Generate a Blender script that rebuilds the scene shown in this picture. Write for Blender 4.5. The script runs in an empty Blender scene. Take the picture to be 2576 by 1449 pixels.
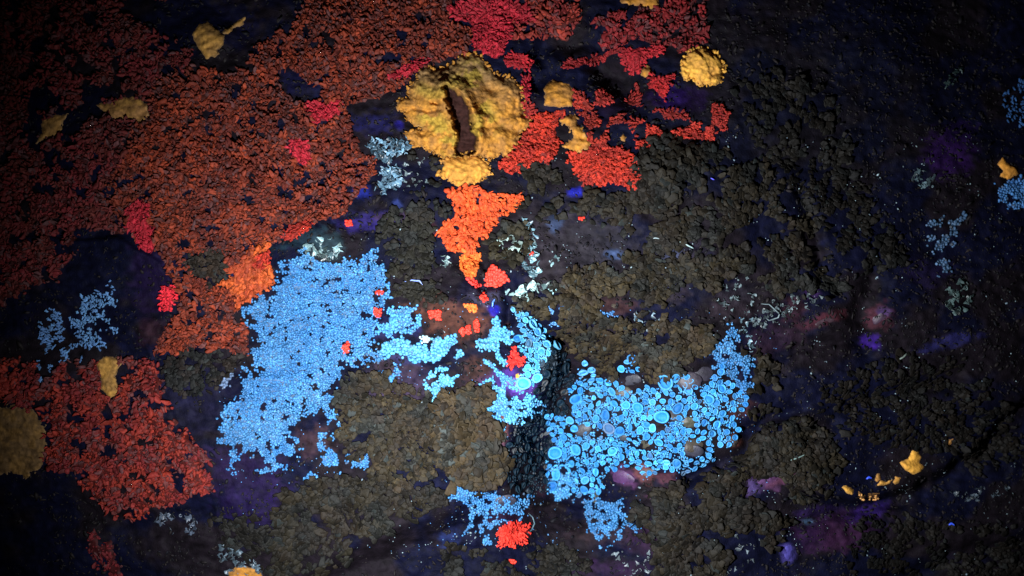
import bpy, math, random
import numpy as np

# ----------------------------------------------------------------------------------------------
# camera, night sky, moon-weak sun, the hand torch, exposure
# ----------------------------------------------------------------------------------------------
SC = bpy.context.scene
COL = SC.collection
S = 0.00025                  # metres per unit of the layout grid (2576 x 1449 units across the view)
CX, CY = 1288.0, 724.5
DIST = 0.56                  # camera to the mean rock plane

cam_d = bpy.data.cameras.new('camera')
cam = bpy.data.objects.new('camera', cam_d)
COL.objects.link(cam)
cam.location = (0, -DIST, 0)
cam.rotation_euler = (math.radians(90), 0, 0)
cam_d.sensor_width = 36.0
cam_d.lens = 36.0 * DIST / (2576 * S)
cam_d.clip_start = 0.01
cam_d.clip_end = 50
cam_d.dof.use_dof = True
cam_d.dof.focus_distance = DIST + 0.005
cam_d.dof.aperture_fstop = 3.2
SC.camera = cam

world = bpy.data.worlds.new('World')
SC.world = world
world.use_nodes = True
wn = world.node_tree.nodes
bg = wn['Background']
sky = wn.new('ShaderNodeTexSky')
sky.sky_type = 'NISHITA'
sky.sun_disc = False
sky.sun_elevation = math.radians(12)
sky.sun_rotation = math.radians(200)
world.node_tree.links.new(sky.outputs[0], bg.inputs[0])
bg.inputs[1].default_value = 0.0009

def lamp(name, kind, loc, target, energy, color):
    d = bpy.data.lights.new(name, kind)
    d.energy = energy
    d.color = color
    o = bpy.data.objects.new(name, d)
    COL.objects.link(o)
    o.location = loc
    from mathutils import Vector
    o.rotation_euler = (Vector(target) - Vector(loc)).to_track_quat('-Z', 'Y').to_euler()
    return o
sun = lamp('moon', 'SUN', (0.34, -0.92, 0.21), (0, 0, 0), 0.002, (0.8, 0.85, 1.0))
sun.data.angle = math.radians(0.5)
# the ultraviolet hand torch held low and left, just under the camera's view: the only light of any strength
torch = lamp('torch', 'SPOT', (-0.065, -0.320, -0.088), (0.012, 0.0, -0.068), 17.0, (0.93, 0.96, 1.0))
torch.data.spot_size = math.radians(118)
torch.data.spot_blend = 1.0
torch.data.shadow_soft_size = 0.006

vs = SC.view_settings
vs.view_transform = 'Standard'
vs.look = 'None'
vs.exposure = 0.0
vs.gamma = 1.0
vs.use_curve_mapping = False

# ----------------------------------------------------------------------------------------------
# numpy helpers: noise, polygons, the shape of the rock
# ----------------------------------------------------------------------------------------------
RS = np.random.RandomState(7)

def _hash(ix, iy, seed):
    n = (ix.astype(np.int64) * 374761393 + iy.astype(np.int64) * 668265263 + seed * 1274126177) & 0xffffffff
    n = ((n ^ (n >> 13)) * 1274126177) & 0xffffffff
    n = n ^ (n >> 16)
    return (n & 0xffff) / 65535.0

def vnoise(x, y, seed=0):
    x = np.asarray(x, float); y = np.asarray(y, float)
    ix = np.floor(x); iy = np.floor(y)
    fx = x - ix; fy = y - iy
    fx = fx * fx * fx * (fx * (fx * 6 - 15) + 10); fy = fy * fy * fy * (fy * (fy * 6 - 15) + 10)
    a = _hash(ix, iy, seed); b = _hash(ix + 1, iy, seed)
    c = _hash(ix, iy + 1, seed); d = _hash(ix + 1, iy + 1, seed)
    return (a + (b - a) * fx) * (1 - fy) + (c + (d - c) * fx) * fy

def fbm(x, y, oct=4, seed=0, gain=0.5):
    t = 0; a = 1; s = 0
    ca, sa = math.cos(0.7), math.sin(0.7)
    x = np.asarray(x, float); y = np.asarray(y, float)
    for k in range(oct):
        t = t + a * vnoise(x, y, seed + k * 17)
        s += a; a *= gain
        x, y = (x * ca - y * sa) * 2.03 + 11.3, (x * sa + y * ca) * 2.03 + 5.7
    return t / s            # 0..1

def sstep(t):
    t = np.clip(t, 0, 1)
    return t * t * (3 - 2 * t)

def seg_dist(x, y, pts, closed=False):
    """distance to a polyline and the side of its nearest segment (+ to the right when walking it, image coordinates)"""
    best = np.full(np.shape(x), 1e9); side = np.zeros(np.shape(x))
    n = len(pts)
    for i in range(n if closed else n - 1):
        ax, ay = pts[i]; bx, by = pts[(i + 1) % n]
        dx, dy = bx - ax, by - ay
        l2 = dx * dx + dy * dy + 1e-9
        t = np.clip(((x - ax) * dx + (y - ay) * dy) / l2, 0, 1)
        d = np.hypot(x - ax - t * dx, y - ay - t * dy)
        m = d < best
        best = np.where(m, d, best)
        side = np.where(m, np.sign(dx * (y - ay) - dy * (x - ax)), side)
    return best, side

def inside(x, y, poly):
    r = np.zeros(np.shape(x), bool)
    n = len(poly)
    for i in range(n):
        ax, ay = poly[i]; bx, by = poly[(i + 1) % n]
        if ay == by: continue
        c = ((ay > y) != (by > y)) & (x < (bx - ax) * (y - ay) / (by - ay) + ax)
        r ^= c
    return r

def sdf(x, y, poly):
    d, _ = seg_dist(x, y, poly, True)
    return np.where(inside(x, y, poly), d, -d)

GROOVES = [  # polyline, depth, width
    ([(1725, 1200), (1800, 1172), (1870, 1132), (1895, 1080), (1990, 1035)], 42, 20),
    ([(2010, 480), (2045, 600), (2070, 690), (2110, 720)], 28, 22),
    ([(2190, 700), (2160, 790), (2180, 880)], 36, 34),
    ([(1990, 1315), (2140, 1285), (2260, 1265)], 34, 20),
    ([(1360, 120), (1430, 110), (1500, 120)], 40, 30),
    ([(1510, 175), (1560, 200), (1580, 235)], 60, 34),
    ([(1360, 150), (1390, 190), (1350, 210)], 30, 20),
    ([(1900, 905), (2020, 870), (2150, 860)], 22, 14),
    ([(1225, 670), (1180, 640), (1150, 660), (1215, 720)], 14, 12),
    ([(1215, 720), (1265, 715), (1285, 760), (1275, 820)], 22, 12),
    ([(560, 40), (620, 90), (560, 150)], 20, 26),
    ([(2040, 1090), (2200, 1000), (2400, 960)], 26, 26),
    ([(0, 1330), (200, 1290), (330, 1330), (520, 1300)], 30, 40),
    ([(640, 880), (625, 990), (560, 1010)], 10, 10),
]
LEDGES = [   # polyline, drop, width, recovery; the ground falls away to the right of the walking direction
    ([(2440, 1120), (2345, 1195), (2270, 1222), (2200, 1245), (2110, 1250), (2030, 1230)][::-1], 70, 26, 150),
    ([(1180, 1255), (1060, 1300), (900, 1360), (720, 1460)][::-1], 55, 60, 200),
    ([(1345, 1262), (1400, 1245), (1500, 1262), (1560, 1300)], 45, 30, 160),
    ([(2576, 1330), (2400, 1350), (2200, 1449)][::-1], 40, 40, 200),
    ([(190, 590), (300, 590), (415, 650), (450, 760), (400, 860), (420, 1000), (500, 1120), (530, 1230)], -16, 16, 240),
]

def height(u, v, fine=True):
    u = np.asarray(u, float); v = np.asarray(v, float)
    h = -150 * np.clip((u - 1800) / 776, 0, 3) ** 1.4
    h = h - 100 * np.clip((520 - v) / 520, 0, 3) ** 1.4
    h = h - 70 * np.clip((560 - u) / 560, 0, 3) ** 1.4
    h = h - 50 * np.clip((v - 1250) / 300, 0, 3) ** 1.5
    wu = u + 30 * (fbm(u / 60, v / 60, 3, 91) - 0.5)
    wv = v + 30 * (fbm(u / 60, v / 60, 3, 92) - 0.5)
    h = h + 70 * (fbm(u / 420, v / 420, 3, 1) - 0.5)
    h = h + 34 * (fbm((u + v * 0.5) / 150, (v - u * 0.3) / 90, 4, 2) - 0.5)
    h = h + 9 * (np.abs(fbm(u / 46, v / 34, 3, 3) - 0.5) * 2 - 0.3)
    # the step that falls away to the right of the centre
    ky = [640, 740, 800, 880, 940, 1000, 1100, 1230, 1340, 1449]
    xe = np.interp(v, ky, [1270, 1275, 1300, 1385, 1375, 1330, 1272, 1262, 1250, 1240])
    w = np.interp(v, ky, [30, 34, 50, 40, 60, 90, 110, 120, 150, 160])
    A = np.interp(v, ky, [0, 10, 24, 80, 135, 175, 200, 190, 100, 40])
    xe = xe + 22 * (fbm(u / 40, v / 40, 3, 95) - 0.5)
    t = sstep((u - xe) / w)
    h = h - A * (t - 0.85 * sstep((u - xe - w) / (330.0)))
    for pl, d, w_ in GROOVES:
        x0 = min(p[0] for p in pl) - 4 * w_; x1 = max(p[0] for p in pl) + 4 * w_
        y0 = min(p[1] for p in pl) - 4 * w_; y1 = max(p[1] for p in pl) + 4 * w_
        m = (u > x0) & (u < x1) & (v > y0) & (v < y1)
        if m.any():
            ds, _ = seg_dist(wu[m], wv[m], pl)
            hh = np.zeros(u.shape); hh[m] = d * np.exp(-(ds / w_) ** 2); h = h - hh
    for pl, d, w_, R in LEDGES:
        x0 = min(p[0] for p in pl) - 3 * R; x1 = max(p[0] for p in pl) + 3 * R
        y0 = min(p[1] for p in pl) - 3 * R; y1 = max(p[1] for p in pl) + 3 * R
        m = (u > x0) & (u < x1) & (v > y0) & (v < y1)
        if m.any():
            ds, sd = seg_dist(wu[m], wv[m], pl)
            q = ds * sd
            hh = np.zeros(u.shape)
            hh[m] = d * sstep(q / w_) * np.exp(-np.clip(q - w_, 0, None) / R)
            # fade with distance past the ends
            h = h - hh
    for bx, by, r, a in ((800, 620, 95, 34), (1170, 800, 130, 22), (1560, 480, 120, 16), (1130, 1100, 120, 18),
                         (1480, 820, 170, 20), (940, 1060, 100, 14), (2010, 1210, 160, 26), (1660, 430, 80, 22)):
        h = h + a * np.exp(-((u - bx) ** 2 + (v - by) ** 2) / (r * r))
    if fine:
        h = h + 6.5 * (fbm(u / 17, v / 13, 4, 5) - 0.5)
    return h

def world_pt(u, v, h):
    """point of the place seen at layout (u, v), h units proud of the mean plane"""
    k = 1 - np.asarray(h, float) * S / DIST
    x = (np.asarray(u, float) - CX) * S * k
    z = (CY - np.asarray(v, float)) * S * k
    y = -DIST + DIST * k
    return np.stack([x, y, z], -1)

def frame_at(u, v, r=5.0):
    c = world_pt(u, v, height(u, v))
    a = world_pt(u + r, v, height(u + r, v, False)) - world_pt(u - r, v, height(u - r, v, False))
    b = world_pt(u, v - r, height(u, v - r, False)) - world_pt(u, v + r, height(u, v + r, False))
    a /= np.linalg.norm(a, axis=-1, keepdims=True)
    n = np.cross(a, b); n /= np.linalg.norm(n, axis=-1, keepdims=True)
    # n must look at the camera (-Y)
    n = np.where(n[..., 1:2] > 0, -n, n)
    b = np.cross(n, a)
    return c, a, b, n

def rot_mats(n, a, b, yaw, tilt, tilt_dir, roll=None):
    """local axes: x forward at yaw in the surface, y sideways, z normal; then tilted up about a direction"""
    cy, sy = np.cos(yaw)[:, None], np.sin(yaw)[:, None]
    X = a * cy + b * sy
    Y = -a * sy + b * cy
    Z = n
    # nose up by tilt (about Y)
    ct, st = np.cos(tilt)[:, None], np.sin(tilt)[:, None]
    X2 = X * ct + Z * st
    Z2 = -X * st + Z * ct
    # roll about X2
    r = tilt_dir
    cr, sr = np.cos(r)[:, None], np.sin(r)[:, None]
    Y2 = Y * cr + Z2 * sr
    Z3 = -Y * sr + Z2 * cr
    return np.stack([X2, Y2, Z3], -1)       # columns are axes

# ----------------------------------------------------------------------------------------------
# mesh and object helpers
# ----------------------------------------------------------------------------------------------
def mesh_from(name, verts, faces, mats, cols=None, smooth=True):
    """faces: array (n, 3) or (n, 4), or a list of such arrays"""
    if not isinstance(faces, list): faces = [faces]
    me = bpy.data.meshes.new(name)
    nv = len(verts)
    me.vertices.add(nv)
    me.vertices.foreach_set('co', np.asarray(verts, np.float32).ravel())
    loops = np.concatenate([np.asarray(f).ravel() for f in faces]).astype(np.int32)
    sizes = np.concatenate([np.full(len(f), np.asarray(f).shape[1]) for f in faces])
    starts = np.concatenate([[0], np.cumsum(sizes)[:-1]]).astype(np.int32)
    me.loops.add(len(loops)); me.loops.foreach_set('vertex_index', loops)
    me.polygons.add(len(sizes)); me.polygons.foreach_set('loop_start', starts)
    try: me.polygons.foreach_set('loop_total', sizes.astype(np.int32))
    except Exception: pass
    me.update(calc_edges=True)
    if smooth: me.polygons.foreach_set('use_smooth', np.ones(len(sizes), bool))
    if cols is not None:
        at = me.attributes.new('col', 'FLOAT_COLOR', 'POINT')
        c = np.ones((nv, 4), np.float32); c[:, :3] = cols
        at.data.foreach_set('color', c.ravel())
    me.materials.append(mats)
    me.validate()
    return me

def link(name, data, parent=None, **props):
    o = bpy.data.objects.new(name, data)
    COL.objects.link(o)
    if parent is not None: o.parent = parent
    for k, w in props.items():
        if w: o[k] = w
    return o

def instanced(tmpls, idx, pos, rot, scale, cols, mat, name):
    """one mesh made of many transformed copies of small templates; scale (N,3) in layout units"""
    V = []; F = []; C = []; off = 0
    for k, (tv, tf, tint) in enumerate(tmpls):
        m = np.where(idx == k)[0]
        if not len(m): continue
        loc = tv[None, :, :] * scale[m][:, None, :] * S
        w = np.einsum('nij,nvj->nvi', rot[m], loc) + pos[m][:, None, :]
        V.append(w.reshape(-1, 3))
        F.append((tf[None] + (np.arange(len(m)) * len(tv))[:, None, None] + off).reshape(-1, 3))
        C.append((cols[m][:, None, :] * tint[None, :, None]).reshape(-1, 3))
        off += len(m) * len(tv)
    if not V: return None
    return mesh_from(name, np.concatenate(V), np.concatenate(F), mat, np.concatenate(C))

# ----------------------------------------------------------------------------------------------
# materials
# ----------------------------------------------------------------------------------------------
def material(name, source, rough=0.75, spec=0.25, bump=0.4, bscale=900.0, mottle=0.35, mscale=500.0, sss=0.0):
    m = bpy.data.materials.new(name)
    m.use_nodes = True
    nt = m.node_tree; N = nt.nodes; L = nt.links
    p = N['Principled BSDF']
    p.inputs['Roughness'].default_value = rough
    p.inputs['Specular IOR Level'].default_value = spec
    geo = N.new('ShaderNodeNewGeometry')
    if source == 'attr':
        s = N.new('ShaderNodeAttribute'); s.attribute_name = 'col'; out = s.outputs['Color']
    else:
        s = N.new('ShaderNodeObjectInfo'); out = s.outputs['Color']
    nz = N.new('ShaderNodeTexNoise'); nz.inputs['Scale'].default_value = mscale; nz.inputs['Detail'].default_value = 4
    L.new(geo.outputs['Position'], nz.inputs['Vector'])
    mr = N.new('ShaderNodeMapRange'); mr.inputs[1].default_value = 0.3; mr.inputs[2].default_value = 0.7
    mr.inputs[3].default_value = 1 - mottle; mr.inputs[4].default_value = 1 + mottle * 0.6
    L.new(nz.outputs['Fac'], mr.inputs[0])
    mx = N.new('ShaderNodeVectorMath'); mx.operation = 'SCALE'
    L.new(out, mx.inputs[0]); L.new(mr.outputs[0], mx.inputs['Scale'])
    L.new(mx.outputs[0], p.inputs['Base Color'])
    n2 = N.new('ShaderNodeTexNoise'); n2.inputs['Scale'].default_value = bscale; n2.inputs['Detail'].default_value = 3
    L.new(geo.outputs['Position'], n2.inputs['Vector'])
    b = N.new('ShaderNodeBump'); b.inputs['Strength'].default_value = bump; b.inputs['Distance'].default_value = 0.0004
    L.new(n2.outputs['Fac'], b.inputs['Height']); L.new(b.outputs[0], p.inputs['Normal'])
    return m

M_ROCK = material('rock_dark', 'attr', rough=0.7, spec=0.07, bump=1.0, bscale=900, mottle=0.5, mscale=220)
M_STONE = material('pebble_stone', 'obj', rough=0.5, spec=0.4, bump=0.5, bscale=900, mottle=0.45, mscale=300)
M_LOBE = material('lichen_lobes', 'attr', rough=0.7, spec=0.22, bump=0.5, bscale=1200, mottle=0.35, mscale=700)
M_LOBE_O = material('lichen_lobe_single', 'obj', rough=0.7, spec=0.22, bump=0.5, bscale=1200, mottle=0.35, mscale=700)
M_CUSH = material('cushion_crust', 'attr', rough=0.85, spec=0.12, bump=1.0, bscale=650, mottle=0.4, mscale=420)
M_BLUE = material('blue_granules', 'attr', rough=0.5, spec=0.3, bump=0.3, bscale=1500, mottle=0.22, mscale=900)
M_BLUE_O = material('blue_cup_single', 'obj', rough=0.6, spec=0.16, bump=0.3, bscale=1500, mottle=0.25, mscale=900)
M_WET = material('pale_curls', 'attr', rough=0.35, spec=0.6, bump=0.4, bscale=1500, mottle=0.3, mscale=900)
M_WET_O = material('pale_curl_single', 'obj', rough=0.35, spec=0.6, bump=0.4, bscale=1500, mottle=0.3, mscale=900)

# ----------------------------------------------------------------------------------------------
# small templates, unit sized: (verts, tris, tint per vertex)
# ----------------------------------------------------------------------------------------------
def ico(sub):
    import bmesh
    bm = bmesh.new(); bmesh.ops.create_icosphere(bm, subdivisions=sub, radius=1.0)
    v = np.array([x.co[:] for x in bm.verts]); f = np.array([[x.index for x in t.verts] for t in bm.faces])
    bm.free(); return v, f

def t_grain(seed, sub=2):
    r = np.random.RandomState(seed)
    v, f = ico(sub)
    k = 1 + 0.22 * (np.sin(v @ r.randn(3) * 3 + r.rand() * 6) + np.sin(v @ r.randn(3) * 4 + r.rand() * 6)) * 0.7
    v = v * k[:, None]; v[:, 2] = v[:, 2] * 0.8 + 0.25
    return v, f, np.ones(len(v))

def t_leaf(seed, n=11, elong=1.0, lobing=0.25, nl=4, curl=0.3, thick=0.14, notch=0.0, wave=0.15):
    """a closed, curled, lobed flap; base at x = -1, tip at x = +1"""
    r = np.random.RandomState(seed)
    th = np.arange(n) / n * 2 * np.pi
    rad = 1 + lobing * np.sin(nl * th + r.rand() * 6) + 0.4 * lobing * np.sin((nl + 2) * th + r.rand() * 6) + 0.04 * r.randn(n)
    soft = 1
    ox = np.cos(th) * rad * elong; oy = np.sin(th) * rad
    oy *= 1.0 + 0.25 * np.cos(th)                 # wider at the tip
    ph = r.rand() * 6; k1 = r.uniform(-1, 1)
    def z(x, y):
        return curl * ((x / elong) ** 2 * (0.6 + 0.8 * r2) + k1 * 0.6 * y * y) + wave * np.sin(3 * np.arctan2(y, x) + ph) * np.hypot(x / elong, y)
    r2 = r.rand()
    V = [[0, 0, z(0.0, 0.0) + thick]]
    for q, zt in ((0.55, thick * 0.9), (0.93, thick * 0.6)):
        for a, b in zip(ox * q, oy * q): V.append([a, b, z(a, b) + zt])
    for a, b in zip(ox, oy): V.append([a, b, z(a, b)])
    for a, b in zip(ox * 0.7, oy * 0.7): V.append([a, b, z(a, b) - thick * 0.6])
    V.append([0, 0, z(0.0, 0.0) - thick * 0.7])
    F = []
    R = lambda k, i: 1 + k * n + i % n
    for i in range(n):
        F.append([0, R(0, i), R(0, i + 1)])
        for k in (0, 1, 2):
            F.append([R(k, i), R(k + 1, i), R(k + 1, i + 1)]); F.append([R(k, i), R(k + 1, i + 1), R(k, i + 1)])
        F.append([R(3, i + 1), R(3, i), 1 + 4 * n])
    V = np.array(V); F = np.array(F)
    return V, F, np.ones(len(V))

def t_branch(seed, n=5, forks=True, flat=0.55):
    """a flattened finger that thickens and forks at its tip; root at the origin, tip towards +x (length 2)"""
    r = np.random.RandomState(seed)
    V = []; F = []; 
    def tube(p, rad):
        base = len(V); m = 5
        for i, (c, q) in enumerate(zip(p, rad)):
            d = p[min(i + 1, len(p) - 1)] - p[max(i - 1, 0)]
            d = d / (np.linalg.norm(d) + 1e-9)
            s = np.cross([0, 0, 1.0], d); s /= np.linalg.norm(s) + 1e-9
            up = np.cross(d, s)
            for j in range(m):
                a = 2 * np.pi * j / m
                V.append(c + s * np.cos(a) * q + up * np.sin(a) * q * flat)
        for i in range(len(p) - 1):
            for j in range(m):
                a = base + i * m + j; b = base + i * m + (j + 1) % m
                F.append([a, b, b + m]); F.append([a, b + m, a + m])
        V.append(p[-1] + (p[-1] - p[-2]) * 0.4); e = len(V) - 1; l = base + (len(p) - 1) * m
        for j in range(m): F.append([l + j, l + (j + 1) % m, e])
    bend = r.uniform(-0.5, 0.5)
    def path(o, a, L, k):
        pts = [o]; 
        for i in range(k):
            a += bend / k + r.uniform(-0.25, 0.25)
            o = o + np.array([np.cos(a), np.sin(a), r.uniform(-0.05, 0.16)]) * L / k
            pts.append(o)
        return pts
    main = path(np.array([0, 0, 0.0]), 0.0, 1.3, 3)
    tube(main, [0.36, 0.40, 0.42, 0.42])
    if forks:
        for sgn in (-1, 1):
            p = path(main[-1], sgn * r.uniform(0.35, 0.8), r.uniform(0.5, 0.9), 2)
            tube(p, [0.38, 0.36, 0.30])
        if r.rand() < 0.6:
            p = path(main[1], r.choice([-1, 1]) * r.uniform(0.6, 1.1), r.uniform(0.5, 0.8), 2)
            tube(p, [0.32, 0.32, 0.26])
    V = np.array(V); return V, np.array(F), np.ones(len(V))

def t_curl(seed, fat=1.0):
    """a thin curled rim of thallus: a bent flattened strip"""
    r = np.random.RandomState(seed)
    V = []; F = []; m = 4
    k = 7; c = np.array([-1.2, 0, 0.0]); ang = r.uniform(-1, 1); kap = r.uniform(-.7, .7)
    for i in range(k + 1):
        t = i / k - 0.5
        kap += r.uniform(-.45, .45); ang += kap
        c = c + np.array([np.cos(ang), np.sin(ang), 0]) * 0.34
        c[2] = 0.2 * np.sin(t * 5 + 2)
        w = fat * (0.13 + 0.13 * r.rand()) * (1 - (2 * t) ** 4 * 0.6)
        out = np.array([np.sin(ang), -np.cos(ang), 0])
        for j in range(m):
            b = 2 * np.pi * j / m
            V.append(c + out * np.cos(b) * w + np.array([0, 0, 1.0]) * np.sin(b) * w * 1.4 + np.array([0, 0, 0.15]))
    for i in range(k):
        for j in range(m):
            a = i * m + j; b = i * m + (j + 1) % m
            F.append([a, b, b + m]); F.append([a, b + m, a + m])
    for s, o in ((0, 1), (k * m, -1)):
        for j in range(1, m - 1): F.append([s, s + j, s + j + 1][::o])
    V = np.array(V); return V, np.array(F), np.ones(len(V))

def lathe(prof, n, seed, wob=0.12, fold=0.0):
    r = np.random.RandomState(seed)
    th = np.arange(n) / n * 2 * np.pi
    w = 1 + wob * np.sin(2 * th + r.rand() * 6) + wob * 0.5 * np.sin(3 * th + r.rand() * 6)
    zz = wob * 0.8 * np.sin(2 * th + r.rand() * 6)
    V = []; F = []
    for (q, z) in prof:
        for i in range(n):
            V.append([q * w[i] * np.cos(th[i]), q * w[i] * np.sin(th[i]) * (1 - fold), z + zz[i] * q])
    for k in range(len(prof) - 1):
        for i in range(n):
            a = k * n + i; b = k * n + (i + 1) % n
            F.append([a, b, b + n]); F.append([a, b + n, a + n])
    V = np.array(V); return V, np.array(F), np.ones(len(V))

def t_cup(seed, fold=0.0):
    # a stalk flaring into a rolled rim with a sunken inside
    return lathe([(0.35, -0.5), (0.62, -0.1), (0.95, 0.14), (1.03, 0.34), (0.97, 0.50), (0.84, 0.52), (0.72, 0.36), (0.64, 0.02)], 18, seed, 0.07, fold)
def t_disc(seed, fold=0.0):
    v, f, t = lathe([(0.69, 0.08), (0.56, 0.24), (0.3, 0.34), (0.02, 0.36)], 18, seed, 0.07, fold)
    return v, f, t

T_GRAIN = [t_grain(i, 1) for i in range(4)]
T_GRAIN2 = [t_grain(i, 2) for i in range(6)]
T_FLAP = [t_leaf(20 + i, n=8, elong=r, lobing=0.28, nl=3, curl=c, thick=0.16, wave=0.22)
          for i, (r, c) in enumerate([(1.3, .9), (1.0, .7), (1.5, 1.1), (1.2, -.6), (0.9, .5), (1.6, .8), (1.1, 1.0)])]
T_LOBE = [t_leaf(60 + i, n=12, elong=el, lobing=0.19, nl=nl_, curl=c, thick=0.17, wave=0.10)
          for i, (c, el, nl_) in enumerate([(-.25, 1.2, 3), (.3, 1.5, 4), (-.3, 1., 3), (-.15, 1.7, 4), (.25, 1.1, 3), (-.4, 1.3, 4), (.2, 1.4, 3), (-.2, .95, 4)])]
T_BRANCH = [t_branch(80 + i) for i in range(7)]
T_CURL = [t_curl(100 + i, 1.3) for i in range(6)] + [t_leaf(140 + i, n=11, elong=1.5, lobing=.34, nl=3, curl=.5, thick=.12, wave=.25) for i in range(5)]
T_CRUST = [t_leaf(20 + i, n=8, elong=r, lobing=0.16, nl=2, curl=c, thick=0.30, wave=0.16) for i, (r, c) in enumerate([(1.4, .9), (1.0, .7), (1.7, 1.0), (1.2, -.6)])] \
    + [t_curl(300 + i, 2.0) for i in range(6)] \
    + [(v_ * np.array([1.3 + .2 * i, .75, .8]) + np.stack([0 * v_[:, 0], .35 * v_[:, 0] ** 2, .4 * v_[:, 0] ** 2], -1), f_, t_) for i, (v_, f_, t_) in enumerate(T_GRAIN2[:3])]
T_CUP = [t_cup(120 + i, fo) for i, fo in enumerate([0, 0.05, 0.12, 0, 0.3, 0.05, 0.1, 0.5])]
T_DISC = [t_disc(120 + i, fo) for i, fo in enumerate([0, 0.05, 0.12, 0, 0.3, 0.05, 0.1, 0.5])]
T_KNOB = [(v_ * np.array([1.35, .85, .9]), f_, t_) for v_, f_, t_ in T_GRAIN2[:4]] + T_CRUST[:3] + T_CRUST[5:8] + T_BRANCH[:4]
KINDS = {'crust': T_CRUST, 'knob': T_KNOB, 'grain': T_GRAIN, 'grain2': T_GRAIN2, 'flap': T_FLAP, 'lobe': T_LOBE, 'branch': T_BRANCH, 'curl': T_CURL, 'cup': T_CUP}
_shared = {}
def shared_mesh(kind, k, mat, name):
    key = (kind, k, mat.name)
    if key not in _shared:
        tv, tf, _ = (T_DISC if kind == 'disc' else KINDS[kind])[k]
        _shared[key] = mesh_from(name, tv, tf, mat)
    return _shared[key]

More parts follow.
